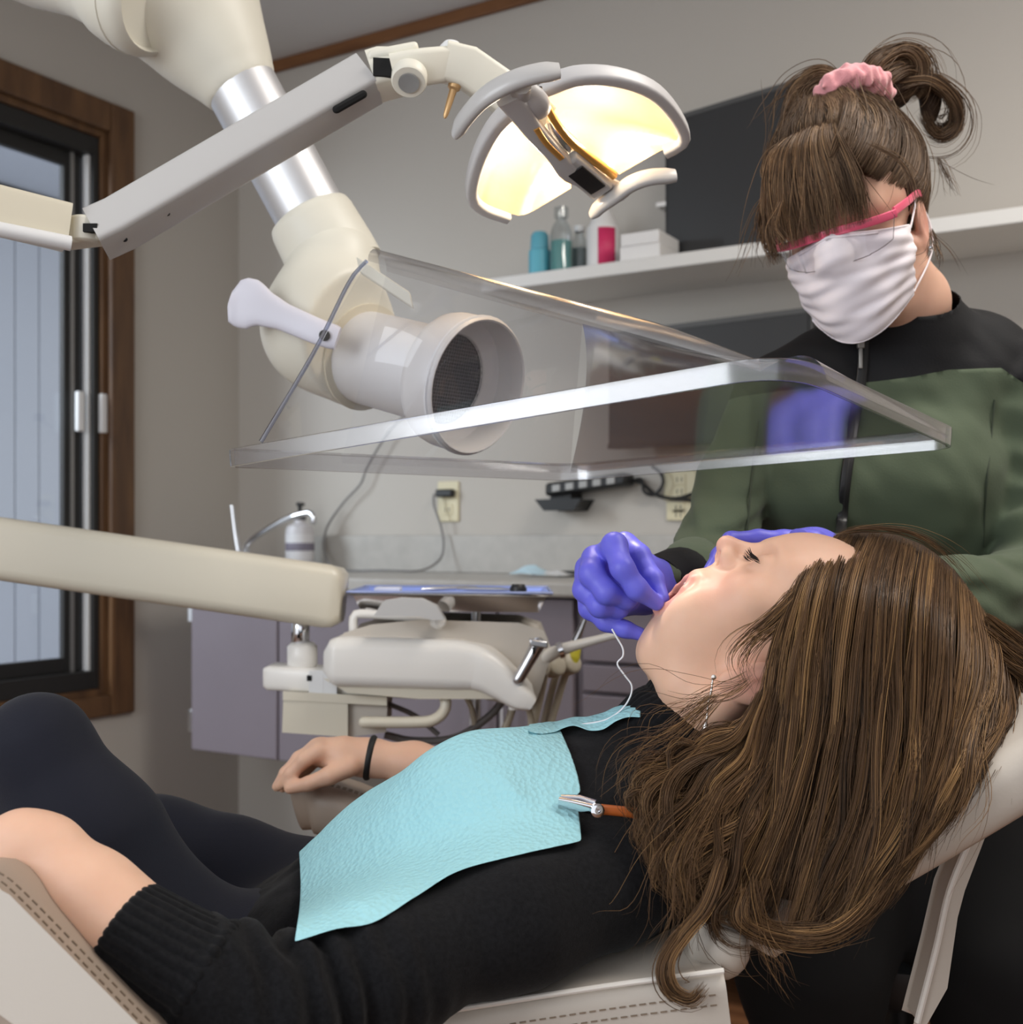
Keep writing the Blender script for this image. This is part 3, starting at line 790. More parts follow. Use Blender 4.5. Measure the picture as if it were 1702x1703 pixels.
# elbow joint: a rounded casting
jc = P(545, 545, 1.42)
pdir = unit(np.array([.74, -.62, -.27]))
pe = P(752, 632, 1.33); ps = pe - pdir*.15
el_c = [PJ(556, 440, 1.44, 74), PJ(550, 500, 1.43, 84), PJ(540, 545, 1.425, 94)]
def f_el(p):
    d = smin(chain(p, el_c, .02), ell(p, jc + (-.002, -.01, 0), (.073, .064, .076)), .02)
    d = smin(d, rcone(p, jc, ps, .064, .0635), .03)
    return smax(d, (p - ps.astype(np.float32)) @ pdir.astype(np.float32), .004)
obj('elbow', toW(surface_nets(f_el, jc-.16, jc+.16, .004)), crm, ex, smooth=180)
obj('elbow_seam', toW(lathe(ps - pdir*.001, pdir, [(.055, 0), (.0655, .001), (.0655, .004), (.055, .005)], 36)), M['cream_warm'], ex)
obj('outlet_pipe', toW(lathe(ps, pdir, [(.0565, 0), (.0565, .15)], 40, False)), mat('satin_pipe', lin(224, 223, 224), .46, .3), ex, smooth=60)
ringm = mat('nozzle_ring', lin(214, 211, 209), .4)
obj('nozzle_ring', toW(lathe(pe, pdir, [(.0565, -.014), (.066, -.012), (.076, -.004), (.0775, .004), (.0775, .042), (.0755, .044), (.0735, .043), (.0725, .006), (.0535, .0), (.052, -.004)], 48, False)), ringm, ex, smooth=50)
obj('nozzle_lip', toW(lathe(pe, pdir, [(.0772, .034), (.0795, .036), (.0795, .0385), (.0772, .040)], 48, False)), M['white_plastic'], ex)
obj('nozzle_bore', toW(lathe(pe, pdir, [(.0525, -.002), (.050, -.06)], 36, False)), mat('bore_grey', lin(80, 80, 84), .5), ex)
gr = mat('grille', lin(66, 66, 70), .5, bump=(900, .6, .002))
obj('grille', toW(lathe(pe - pdir*.008, pdir, [(.052, 0), (.001, .0005)], 36, False)), gr, ex)
u1 = unit(np.cross(pdir, (0, 0, 1))); u2 = np.cross(pdir, u1)
bars = []
for k in range(-12, 13):
    o_ = k*.004; hl = math.sqrt(max(.051**2-o_*o_, 1e-6))
    bars.append(obox(pe - pdir*.0066 + u1*o_, u2*hl, u1*.0005, pdir*.0005)); bars.append(obox(pe - pdir*.0056 + u2*o_, u1*hl, u2*.0005, pdir*.0005))
o = obj('grille_wires', toW(cat(*bars)), mat('grille_wire', lin(104, 104, 110), .45), ex, smooth=0); o['kind'] = 'stuff'
# spoon-shaped lever
lp = spline([P(384, 498, 1.345), P(400, 503, 1.345), P(425, 508, 1.34), P(455, 520, 1.335), P(490, 535, 1.33), P(530, 552, 1.325), P(562, 563, 1.325)], 26)
ws = np.interp(np.linspace(0, 1, 26), [0, .03, .1, .2, .32, .5, .75, .96, 1], [16, 36, 43, 42, 30, 23, 22, 21, 19])*1.335/F_PX
lv = obj('lever', toW(sweep(lp, circ(20, pw=.8), (0, 0, 1), np.stack([ws, np.full(26, .0075)], 1))), mat('lever_white', lin(226, 225, 236), .4), ex, smooth=70)
obj('lever_screw', toW(lathe(P(540, 558, 1.316), (0, -1, 0), [(.0062, -.002), (.0062, .002), (.004, .0025), (.001, .0025)], 16)), M['alu_dark'], lv)
# clear hood
hood_m = clear_mat('hood_acrylic', (.965, .965, .975), .035, .04, .95, 3.0)
ridge_m = clear_mat('hood_bend_acrylic', (.94, .94, .955), .20, .26, .97, 1.6)
rim_m = clear_mat('hood_rim_acrylic', (.9, .9, .92), .16, .11, .9, 1.7)
A1 = P(612, 434, 1.17)
L_, T_, R_, B_ = P(380, 762, 1.13), P(1312, 603, .86), P(1588, 730, 1.04), P(948, 787, 1.30)
T2 = P(1262, 612, .875); L2 = P(434, 735, 1.12)
hd = bpy.data.objects.new('hood', None); COL.objects.link(hd); hd.parent = ex; hd['label'] = 'clear acrylic hood with a flanged rim'
n_ = 24
def lerp(a, b, t): return a + (b-a)*t
tt = np.linspace(0, 1, n_)
bend = np.array([.014, .046, .0])                       # the bend between near and far panels
ridge_n = np.array([lerp(A1, T2, x) for x in tt])
ridge_f = ridge_n + bend*np.interp(tt, [0, .8, 1], [1, 1, .35])[:, None]
top = np.array([[lerp(ridge_n[j], ridge_f[j], (1-math.cos(math.pi*y))/2) + np.array([0, 0, .017])*math.sin(math.pi*y)*np.interp(tt[j], [0, .8, 1], [1, 1, .4]) for j in range(n_)] for y in np.linspace(0, 1, 10)])
near = np.array([[lerp(ridge_n[j], lerp(L2, T2, tt[j]), y) for j in range(n_)] for y in tt])
ka = .60                                               # where the fold to the end panel starts
A2 = lerp(ridge_f[0], ridge_f[-1], ka)
far = np.array([[lerp(lerp(ridge_f[0], A2, x), lerp(lerp(L_, B_, .30), B_, x), y) for x in tt] for y in tt])
def base_pt_(x):
    return lerp(B_, R_, x/.6) if x < .6 else lerp(R_, T_, (x-.6)/.4*.8)
end = np.array([[lerp(lerp(A2, ridge_f[-1], x**.8), base_pt_(x), y) + np.array([.01, .004, .016])*4*y*(1-y) for x in np.linspace(0, 1, 30)] for y in tt])
obj('near_panel', toW(grid(near)), hood_m, hd, smooth=180)
obj('ridge', toW(grid(top)), ridge_m, hd, smooth=180)
obj('far_panel', toW(grid(far)), hood_m, hd, smooth=180)
obj('end_panel', toW(grid(end)), clear_mat('end_acrylic', (.9, .9, .93), .12, .42, .97, 1.8), hd, smooth=180)
# flanged rim: rounded rectangle with a vertical lip
def corner(a, b, c, r, k=8):
    u, v = unit(a-b), unit(c-b); p0, p1 = b+u*r, b+v*r
    return [(1-t)**2*p0 + 2*t*(1-t)*b + t*t*p1 for t in np.linspace(0, 1, k)]
loop = np.array(corner(B_, L_, T_, .012) + corner(L_, T_, R_, .05, 14) + corner(T_, R_, B_, .02) + corner(R_, B_, L_, .03))
dens = []
for i in range(len(loop)):
    a, b = loop[i], loop[(i+1) % len(loop)]; m_ = max(1, int(np.linalg.norm(b-a)/.03))
    dens += [lerp(a, b, k/m_) for k in range(m_)]
loop = np.array(dens)
lip = np.array([(.0085, .0015), (.0075, .004), (.004, .004), (-.0085, .0032), (-.009, 0), (-.0085, -.0012), (.005, -.001), (.0085, -.0005)])
obj('rim', toW(sweep(loop, lip, (0, 0, 1), closed=True)), rim_m, hd, smooth=50)
cen = loop.mean(0)
inner = np.array([lerp(p, cen, .035) for p in loop]) + (0, 0, .009)
obj('flange', toW((np.concatenate([loop + (0, 0, .0085), inner]), [(i, (i+1) % len(loop), (i+1) % len(loop)+len(loop), i+len(loop)) for i in range(len(loop))])), hood_m, hd, smooth=180)
obj('panel_edge', toW(tube(spline([A1 + (-.001, 0, 0), lerp(A1, L2, .12)+(-.006, 0, .0), lerp(A1, L2, .5), L2], 20), .0022, 8)), clear_mat('edge_acrylic', (.62, .68, .84), .1, .3, .9, 1.2), hd)
obj('hood_bracket', toW(obox(P(640, 470, 1.27), (P(690, 500, 1.24)-P(600, 440, 1.28))*.5, np.array([0, .004, 0]), np.array([-.002, 0, .009]))), crm, ex, bevel=.002)

# ------------------------------------------------------------------ exam lamp
lm = thing('exam_lamp', 'lit two-winged dental lamp on a long cream jointed arm', 'lamp', PW(150, 385, 1.16))
gp = M['grey_plastic']
def beam(name, pts, hw, hh, m, hint=(0, 0, 1), r=.006, parent=lm, n=None, scale=None, **k):
    pts = [P(*p) for p in pts]; n = n or len(pts)
    path = spline(pts, n) if n > len(pts) else np.array(pts)
    return obj(name, toW(sweep(path, rrect(hh, hw, r, 3), hint, scale)), m, parent, smooth=35, **k)
beam('lower_arm', [(-160, 312, 1.08), (112, 379, 1.15)], .02, .0215, M['cream_warm'])
obj('arm_trim', toW(tube([P(-160, 350, 1.06), P(118, 405, 1.13)], .0075, 10)), M['white_plastic'], lm)
obj('elbow_joint', toW(cat(obox(P(142, 388, 1.16), P(170, 386, 1.165)-P(136, 390, 1.16), np.array([0, .014, 0]), np.array([0, 0, .012])), lathe(P(140, 405, 1.155), (0, 0, 1), [(.001, 0), (.012, 0), (.014, .003), (.014, .026), (.001, .026)], 20))), M['cream'], lm, bevel=.003)
obj('joint_gap', toW(obox(P(152, 380, 1.142), np.array([.007, 0, 0]), np.array([0, .004, 0]), np.array([0, 0, .004]))), M['hole'], lm)
ua = beam('upper_arm', [(160, 390, 1.16), (200, 372, 1.165), (614, 131, 1.2)], .021, .0215, M['grey_plastic'], (-.35, .35, 1), .006)
for k_, (x, y) in enumerate(((207, 398), (278, 355), (511, 205))):
    obj('screw', toW(lathe(P(x, y, 1.139+.00008*x), (0, -1, -.6), [(.0028, -.014), (.0028, .0), (.001, .0)], 10)), M['hole'], ua)
obj('slot', toW(tube([P(560, 182, 1.168), P(604, 157, 1.171)], .0042, 8, round_ends=True)), M['hole'], ua)
obj('knuckle', toW(cat(sweep(np.array([P(621, 128, 1.2), P(636, 123, 1.2), P(664, 120, 1.2), P(674, 119, 1.2)]), rrect(.021, .0205, .006, 3), (-.2, .25, 1), np.array([[1, 1], [1, 1], [.9, .95], [.8, .9]])))), M['cream'], lm, smooth=35)
obj('knuckle_gap', toW(obox(P(636, 113, 1.176), np.array([.009, 0, -.0005]), np.array([0, .003, 0]), np.array([0, 0, .009]))), M['hole'], lm)
obj('knuckle_cap', toW(obox(P(655, 93, 1.195), np.array([.026, 0, .005]), np.array([0, .015, 0]), np.array([0, 0, .006]))), M['cream'], lm, bevel=.005, seg=3)
obj('wrist', toW(sweep(spline([P(655, 122, 1.19), P(700, 112, 1.19), P(745, 106, 1.2)], 10), rrect(.018, .016, .006, 3), (0, -.4, 1), np.linspace(1.05, .95, 10))), M['cream'], lm, smooth=35)
obj('pivot', toW(lathe(P(680, 139, 1.167), (.0, -.62, -.8), [(.018, -.016), (.018, -.004), (.0165, -.002), (.001, -.002)], 28)), M['cream'], lm)
obj('pivot_screw', toW(lathe(P(680, 139, 1.167)-np.array([0, -.62, -.8])*.002, (.0, -.62, -.8), [(.0105, 0), (.0105, .002), (.001, .002)], 24)), M['steel'], lm)
obj('neck', toW(sweep(np.array([P(738, 103, 1.2), P(775, 112, 1.205), P(862, 172, 1.225), P(905, 205, 1.235)]), rrect(.0205, .018, .005, 3), (.5, -.2, 1), np.array([[.95, 1], [1, 1], [1, 1], [.9, .9]]))), M['cream'], lm, smooth=35)
obj('neck_knob', toW(lathe(P(750, 92, 1.2), (.1, 0, 1), [(.001, .014), (.008, .013), (.012, .008), (.013, 0), (.001, 0)][::-1], 20)), M['white_plastic'], lm)
obj('tension_pin', toW(lathe(P(757, 140, 1.2), P(740, 196, 1.2)-P(757, 140, 1.2), [(.001, 0), (.007, 0), (.0065, .005), (.004, .007), (.0035, .02), (.0025, .034), (.001, .037)], 14)), mat('brass_pin', lin(206, 168, 120), .35, .5), lm)
# reflector wings lie in the plane that faces the patient's mouth
lc = P(960, 245, 1.25); mouth = P(1120, 1000, 1.05); ln = unit(mouth - lc)
def onl(px, py, off=0.0):
    r = P(px, py, 1.0); c = lc + ln*off
    return r*(np.dot(c, ln)/np.dot(r, ln))
def wing(outer, inner, deep, name):
    o = spline([onl(*p) for p in outer], 28); i = spline([onl(*p) for p in inner], 28)
    G = np.array([[lerp(i[k], o[k], t) - ln*deep*(math.sin(math.pi*min(t*.62+.38, 1))**.8)*(math.sin(math.pi*(k/27*.9+.05))**.6) for k in range(28)] for t in np.linspace(0, 1, 16)])
    return G, o, i
refl = mat('reflector_facets', lin(255, 226, 186), .24, .6, bump=(70, .06, .01))
shell = mat('lamp_shell', lin(196, 194, 194), .4)
for nm, outer, inner in (('left', [(866, 178), (832, 212), (805, 262), (792, 315), (806, 338), (840, 352), (870, 358), (910, 337), (950, 313)], [(884, 184), (914, 238), (958, 308)]),
                         ('right', [(908, 152), (960, 134), (1022, 136), (1080, 158), (1118, 200), (1127, 233), (1085, 258), (1030, 290)], [(888, 184), (928, 250), (1008, 304)])):
    G, o, i = wing(outer, inner, .052, nm)
    w_ = obj('reflector', toW(grid(G)), refl, lm, smooth=180, label='warm lit reflector wing')
    G2 = G - ln*.004
    obj('shell', toW(grid(G2[::-1])), shell, w_, smooth=180)
    rp = o[:20] if nm == 'left' else o[:23]
    c_ = lc
    rp2 = np.array([p + unit((p-c_) - ln*np.dot(p-c_, ln))*.006 for p in rp])
    obj('rim', toW(sweep(rp2, rrect(.010, .0075, .004, 3), ln, np.linspace(1, .8, len(rp2)))), shell, w_, smooth=60)
# glass shield over each wing, yoke bar, control panel
bar0, bar1 = onl(850, 160, -.01), onl(1034, 318, .012)
obj('yoke', toW(sweep(spline([onl(846, 158, .03), onl(866, 185, .03), onl(890, 218, .03), onl(920, 252, .03), onl(950, 285, .026), onl(1000, 305, .022), onl(1040, 322, .02)], 20), rrect(.0075, .0105, .004, 3), ln, np.interp(np.linspace(0, 1, 20), [0, .2, .45, .6, 1], [1.25, 1, .85, 1.1, .8]))), shell, lm, smooth=40)
obj('yoke_cap', toW(sweep(spline([onl(868, 152, .022), onl(884, 168, .026), onl(900, 190, .024)], 8), circ(14, .010, .016), ln, [.75, .95, 1, 1, 1, .95, .85, .6])), shell, lm, smooth=60)
cax = unit(onl(1000, 325, .03)-onl(935, 272, .03)); cay = unit(np.cross(ln, cax))
obj('control_housing', toW(obox(onl(972, 292, .026), cax*.036, cay*.014, ln*.007)), gp, lm, bevel=.004, seg=3)
pan = obj('control_panel', toW(obox(onl(976, 300, .0335), cax*.023, cay*.010, ln*.0012)), M['black_plastic'], lm, bevel=.001)
obj('switch', toW(obox(onl(938, 276, .0335), cax*.004, cay*.0028, ln*.0015)), M['hole'], lm)
guard = mat('guard_amber', lin(232, 176, 96), .32, .6)
obj('bulb_guard', toW(sweep(spline([onl(892, 212, .036), onl(908, 236, .036), onl(934, 262, .034)], 8), rrect(.003, .0032, .001, 2), ln)), guard, lm, smooth=50)
obj('bulb_guard', toW(sweep(spline([onl(906, 170, .012), onl(922, 200, .016), onl(955, 240, .018), (onl(1022, 292, .02))], 14), rrect(.0045, .0038, .002, 2), ln)), guard, lm, smooth=50)
obj('bulb_socket', toW(sweep(spline([onl(915, 200, .01), onl(930, 226, .014), onl(948, 250, .014)], 8), circ(12, .007, .008), ln, [.6, .9, 1, 1, 1, 1, .9, .6])), M['steel'], lm, smooth=60)
obj('bulb', toW(lathe(onl(932, 228, -.016), ln, [(.001, 0), (.006, .002), (.007, .012), (.005, .02), (.001, .022)], 14)), mat('bulb_glow', (1, .9, .7), .3, emit=((1.0, .80, .5), 60)), lm)
def handle(pts, off, r, name='handle'):
    p = spline([onl(x, y, off) for x, y in pts], 24)
    s = np.interp(np.linspace(0, 1, 24), [0, .08, .5, .92, 1], [.6, .95, 1.05, 1, .8])
    obj(name, toW(sweep(p, circ(14, 1, .62, pw=.8), ln, np.outer(s, [r, r]))), gp, lm, smooth=70)
handle([(757, 224), (775, 195), (806, 162), (850, 136), (895, 122), (931, 118)], .035, .0105)
handle([(984, 358), (1000, 342), (1024, 325), (1050, 306), (1082, 295), (1124, 292)], .035, .0095)
obj('yoke_foot', toW(tube([onl(850, 160, .0), onl(862, 172, .02), onl(868, 140, .034)], [.012, .012, .01], 10)), gp, lm, smooth=60)
pl_ = bpy.data.lights.new('lamp_bulb_light', 'POINT'); pl_.energy = .5; pl_.color = (1, .82, .60); pl_.shadow_soft_size = .01
po = bpy.data.objects.new('lamp_bulb_light', pl_); po.location = W(onl(985, 215, -.005)); COL.objects.link(po)
po2 = po.copy(); po2.location = W(onl(870, 275, -.005)); COL.objects.link(po2)
sp = bpy.data.lights.new('lamp_beam', 'SPOT'); sp.energy = 21; sp.color = (1, .93, .82); sp.spot_size = math.radians(17); sp.spot_blend = .8; sp.shadow_soft_size = .03
so = bpy.data.objects.new('lamp_beam', sp); so.location = W(lc + ln*.06); so.rotation_euler = Vector(W(mouth)-W(lc)).to_track_quat('-Z', 'Y').to_euler(); COL.objects.link(so)

# ------------------------------------------------------------------ delivery unit on its own arm
du = thing('delivery_unit', 'beige dental delivery unit on a thick beige arm, behind the patient', 'dental unit', PW(500, 1100, 1.75))
bm_ = mat('unit_beige', lin(214, 207, 190), .36, coat=.15); bm2 = mat('unit_white', lin(230, 227, 222), .36, coat=.15); bm3 = mat('unit_top', lin(186, 178, 168), .4)
D = 1.75
obj('support_arm', toW(sweep(np.array([P(-200, 886, 1.56), P(0, 912, 1.62), P(250, 948, 1.68), P(540, 990, D), P(562, 993, D), P(572, 994, D)]), rrect(.047, .045, .018, 4), (0, 0, 1),
    np.array([[.9, 1], [.92, 1], [.96, 1], [1, 1], [.93, .93], [.78, .78]]))), bm_, du, smooth=50)
obj('logo_dot', toW(obox(P(505, 1003, D-.0465), np.array([.006, 0, .005]), np.array([0, .001, 0]), np.array([-.0012, 0, .002]))), M['alu_dark'], du)
zc = lambda px, y0, y1, r, m, nm, d=D, n=24, b=.003: obj(nm, toW(lathe(P(px, y1, d), (0, 0, 1), [(.001, 0), (r/F_PX*d-b, 0), (r/F_PX*d, b), (r/F_PX*d, (y1-y0)/F_PX*d-b), (r/F_PX*d-b, (y1-y0)/F_PX*d), (.001, (y1-y0)/F_PX*d)], n)), m, du, smooth=60)
zc(500, 1020, 1075, 15, M['chrome'], 'post')
zc(503, 1068, 1112, 25, bm2, 'post_collar', b=.006)
def slabz(nm, outline, d, h, m, parent=du, bevel=.004, **k):
    """outline of sighted points at distance d, h thick in depth"""
    return obj(nm, toW(prism([P(x, y, d) for x, y in outline], (0, h, 0))), m, parent, bevel=bevel, seg=3, **k)
obj('base_beam', toW(sweep(np.array([P(444, 1124, D), P(452, 1124, D), P(560, 1130, D), P(700, 1140, D), P(745, 1142, D)]), rrect(.018, .035, .008, 3), (0, 0, 1), np.array([[.8, .8], [1, 1], [1, 1], [.95, 1], [.8, .9]]))), bm2, du, smooth=45)
zb = lambda nm, x0, y0, x1, y1, d, dd, m, bevel=.004: slabz(nm, [(x0, y0), (x1, y0), (x1, y1), (x0, y1)], d, dd, m, bevel=bevel)
zb('clip', 516, 1118, 536, 1160, D-.045, .015, M['white_plastic'], .002)
zb('clip', 540, 1122, 558, 1162, D-.045, .015, M['white_plastic'], .002)
zb('clip_slot', 511, 1124, 518, 1132, D-.046, .01, M['hole'], .0005)
slabz('control_box', [(476, 1157), (574, 1166), (574, 1221), (474, 1214)], D-.05, .09, bm_, bevel=.004)
slabz('control_box_lid', [(474, 1153), (640, 1162), (640, 1170), (474, 1161)], D-.052, .1, bm_, bevel=.003)
slabz('control_box_side', [(576, 1168), (640, 1164), (638, 1214), (576, 1222)], D-.04, .075, bm3, bevel=.004)
# main head: long rounded body that tapers to a nose
hp_ = spline([P(542, 1098, D-.05), P(548, 1098, D-.05), P(560, 1098, D-.05), P(600, 1099, D-.05), P(700, 1102, D-.05), P(780, 1106, D-.05), P(812, 1116, D-.055), P(846, 1140, D-.06), P(872, 1160, D-.065), P(884, 1168, D-.065)], 60)
hL = np.linspace(0, 1, 60)
obj('head_shell', toW(sweep(hp_, rrect(.036, .036, .018, 5), (0, 0, 1), np.stack([np.interp(hL, [0, .03, .07, .6, .72, .85, .96, 1], [.45, .85, 1, 1, .9, .68, .5, .3]), np.interp(hL, [0, .05, 1], [.6, 1, .85])], 1))), bm2, du, smooth=60)
slabz('head_body', [(560, 1084), (580, 1064), (620, 1052), (700, 1044), (860, 1049), (895, 1060), (905, 1085), (884, 1150), (858, 1160), (800, 1148), (570, 1128), (560, 1110)], D-.04, .19, bm3, bevel=.012)
slabz('head_rail', [(556, 1134), (700, 1140), (810, 1146), (838, 1158), (700, 1158), (580, 1148)], D-.07, .08, bm_, bevel=.004)
obj('head_badge', toW(obox(P(815, 1087, D-.067), np.array([.006, 0, -.003]), np.array([0, .001, 0]), np.array([0, 0, .003]))), M['alu_dark'], du)
obj('handle_bar', toW(tube(spline([P(606, 1201, D-.06), P(690, 1201, D-.06), P(722, 1197, D-.06), P(740, 1180, D-.055), P(740, 1160, D-.05), P(728, 1146, D-.04)], 24), .0085, 12, round_ends=True)), bm_, du, smooth=80)
obj('tray_arm', toW(tube(spline([P(588, 1055, D-.03), P(588, 1030, D-.03), P(595, 1021, D-.03), P(640, 1023, D-.03), P(725, 1030, D-.03)], 20), .0068, 12, round_ends=True)), bm2, du, smooth=80)
obj('tray_knob', toW(lathe(P(727, 1033, D-.05), (.3, -1, 0), [(.001, 0), (.011, 0), (.011, .014), (.007, .02), (.001, .02)], 16)), bm2, du)
slabz('tray_holder', [(630, 1020), (640, 1004), (665, 1000), (700, 1001), (722, 1011), (732, 1026), (720, 1027), (700, 1021)], D-.105, .03, M['grey_plastic'], bevel=.004)
obj('tray_post', toW(tube([P(792, 1008, D+.06), P(792, 1260, D+.06)], .0075, 12)), M['steel'], du)
obj('pin', toW(tube([P(714, 1142, D-.05), P(713, 1160, D-.05)], .0025, 8)), M['chrome'], du)
hosem = mat('hose_beige', lin(176, 166, 148), .45); hosed = mat('hose_grey', lin(104, 100, 98), .45)
for pts, m_, r in (([(770, 1148), (785, 1180), (792, 1230), (796, 1300)], hosem, .0045), ([(640, 1222), (690, 1232), (760, 1226), (815, 1190), (840, 1160)], hosed, .006), ([(645, 1170), (690, 1190), (730, 1222)], hosed, .004), ([(855, 1172), (845, 1200), (828, 1240)], hosem, .006)):
    obj('hose', toW(tube(spline([P(x, y, D+.02) for x, y in pts], 24), r, 8)), m_, du, smooth=80)
obj('head_foot', toW(lathe(P(855, 1180, D-.05), (0, 0, 1), [(.001, 0), (.008, 0), (.009, .01), (.001, .012)], 14)), bm2, du)
# tray with instruments on the unit
trp = PW(750, 1000, D+.05)
tray = thing('instrument_tray', 'shiny metal instrument tray with blue liner on the delivery unit', 'tray', trp)
TZ = (900-985)/F_PX*D
def trc(px, d, dz=0): return np.array([(px-CX_PX)/F_PX*D, d, TZ+dz])
outer = [trc(582, D-.02), trc(915, D-.06), trc(915, D+.17), trc(582, D+.2)]
def inset(k, dz): 
    c = sum(outer)/4; return [lerp(p, c, k) + np.array([0, 0, dz]) for p in outer]
r0, r1, r2 = inset(0, 0), inset(.12, -.027), inset(.06, 0)
v = np.concatenate([r0, r1, inset(.02, .0), inset(.11, -.014)])
f = [(0,1,5,4),(1,2,6,5),(2,3,7,6),(3,0,4,7),(4,5,6,7)]
obj('pan', toW((np.concatenate([r0, inset(.05, -.004), r1]), [(i, (i+1) % 4, (i+1) % 4+4, i+4) for i in range(4)] + [(i+4, (i+1) % 4+4, (i+1) % 4+8, i+8) for i in range(4)] + [(8, 9, 10, 11)])), M['chrome'], tray, solid=.0015, smooth=30)
obj('liner', toW((np.concatenate([inset(.015, .0015), inset(.05, -.002), inset(.09, -.013)]), [(i, (i+1) % 4, (i+1) % 4+4, i+4) for i in range(4)] + [(i+4, (i+1) % 4+4, (i+1) % 4+8, i+8) for i in range(4)] + [(8, 9, 10, 11)])), mat('liner_blue', lin(150, 170, 240), .6), tray, solid=.001, smooth=30)
rimp = np.array(inset(-.01, .0015)); rimp = np.concatenate([[lerp(rimp[i], rimp[(i+1) % 4], k/6) for k in range(6)] for i in range(4)])
obj('rim', toW(tube(rimp, .0022, 8, hint=(0, 0, 1), closed=True)), mat('rim_blue_steel', lin(176, 190, 236), .3, .6), tray)
for k, (x0, d0, x1, d1, m_, nm, lb) in enumerate(((700, .02, 790, .08, M['steel'], 'dental_probe', 'thin steel probe lying on the blue tray liner'), (760, .03, 850, .0, M['steel'], 'dental_mirror', 'steel mouth mirror handle nearest the right end of the tray'))):
    a, b = trc(x0, D+d0, .004), trc(x1, D+d1, .004)
    o = obj(nm, toW(tube(np.array([a, lerp(a, b, .2), lerp(a, b, .8), b]), [.0015, .003, .003, .0015], 8, round_ends=True)), m_); tag(o, lb, 'instrument')
gz = obj('gauze_pad', toW(obox(trc(640, D+.05, .002), np.array([.02, 0, 0]), np.array([0, .02, 0]), np.array([0, 0, .004]))), mat('gauze', lin(220, 224, 240), .9), bevel=.002); tag(gz, 'small white gauze pad at the left end of the tray', 'gauze')
cp = obj('rubber_cup', toW(lathe(trc(862, D-.02, .0), (0, 0, 1), [(.001, 0), (.012, 0), (.013, .006), (.009, .013), (.001, .013)], 16)), M['black_plastic']); tag(cp, 'small black cup at the right end of the tray', 'cup')
# handpieces hanging at the front of the unit
hp_m = mat('holder_beige', lin(182, 174, 158), .4)
hs = [(866, 1096, 1.70), (895, 1102, 1.74), (922, 1100, 1.78), (948, 1096, 1.82)]
for k, (x, y, d) in enumerate(hs):
    if k: obj('holder', toW(cat(lathe(P(x-2, y+8, d), (.5, -.6, .3), [(.001, -.012), (.015, -.012), (.018, -.004), (.018, .01), (.014, .014), (.001, .014)], 18))), hp_m, du, smooth=60)
LB = ['grey syringe handpiece lying forward in the nearest holder of the delivery unit', 'long white suction wand pointing up toward the gloved hand', 'slim handpiece hose with a yellow band in the far holder', 'thin grey handpiece upright in the far holder behind the gloved hand']
def hp(nm, lb, pts, rs, m_, hose, hr=.0055, extra=None):
    t = thing(nm, lb, 'handpiece', PW(*pts[0]), 'handpieces on the delivery unit')
    p = spline([P(*q) for q in pts], 20)
    obj('handle', toW(tube(p, np.interp(np.linspace(0, 1, 20), np.linspace(0, 1, len(rs)), rs), 14, round_ends=True)), m_, t, smooth=70)
    obj('hose', toW(tube(spline([P(*q) for q in hose], 20), hr, 8)), hosem, t, smooth=80)
    return t
t = hp('air_syringe', LB[0], [(862, 1130, 1.66), (878, 1102, 1.66), (895, 1072, 1.66)], [.0085, .009, .0105], M['steel'], [(860, 1134, 1.67), (872, 1160, 1.72), (884, 1200, 1.74), (875, 1260, 1.74)])
obj('lever_tip', toW(obox(P(896, 1070, 1.65), np.array([.013, 0, -.002]), np.array([0, .008, 0]), np.array([0, 0, .005]))), M['steel'], t, bevel=.002)
obj('button', toW(obox(P(888, 1082, 1.645), np.array([.002, 0, .001]), np.array([0, .004, 0]), np.array([0, 0, .005]))), M['hole'], t, bevel=.001)
t = hp('suction_wand', LB[1], [(905, 1094, 1.72), (935, 1080, 1.7), (985, 1066, 1.68), (1040, 1052, 1.66)], [.011, .0085, .006, .0055], mat('wand_white', lin(206, 200, 192), .35), [(903, 1096, 1.72), (905, 1120, 1.74), (895, 1170, 1.76), (880, 1230, 1.76)], .007)
obj('collar', toW(lathe(P(928, 1083, 1.70), P(940, 1079, 1.7)-P(928, 1083, 1.7), [(.009, 0), (.012, .001), (.012, .008), (.009, .009)], 16)), M['chrome'], t)
t = hp('scaler_handpiece', LB[2], [(950, 1100, 1.82), (953, 1090, 1.82), (956, 1082, 1.82)], [.012, .012, .01], mat('yellow_band', lin(196, 186, 60), .45), [(945, 1110, 1.84), (935, 1140, 1.85), (920, 1190, 1.85), (905, 1240, 1.85)], .006)
t = hp('drill_handpiece', LB[3], [(952, 1078, 1.83), (965, 1050, 1.83), (976, 1022, 1.83)], [.007, .0055, .004], M['steel'], [(952, 1080, 1.83), (930, 1112, 1.86), (915, 1160, 1.86), (900, 1220, 1.86)], .006)
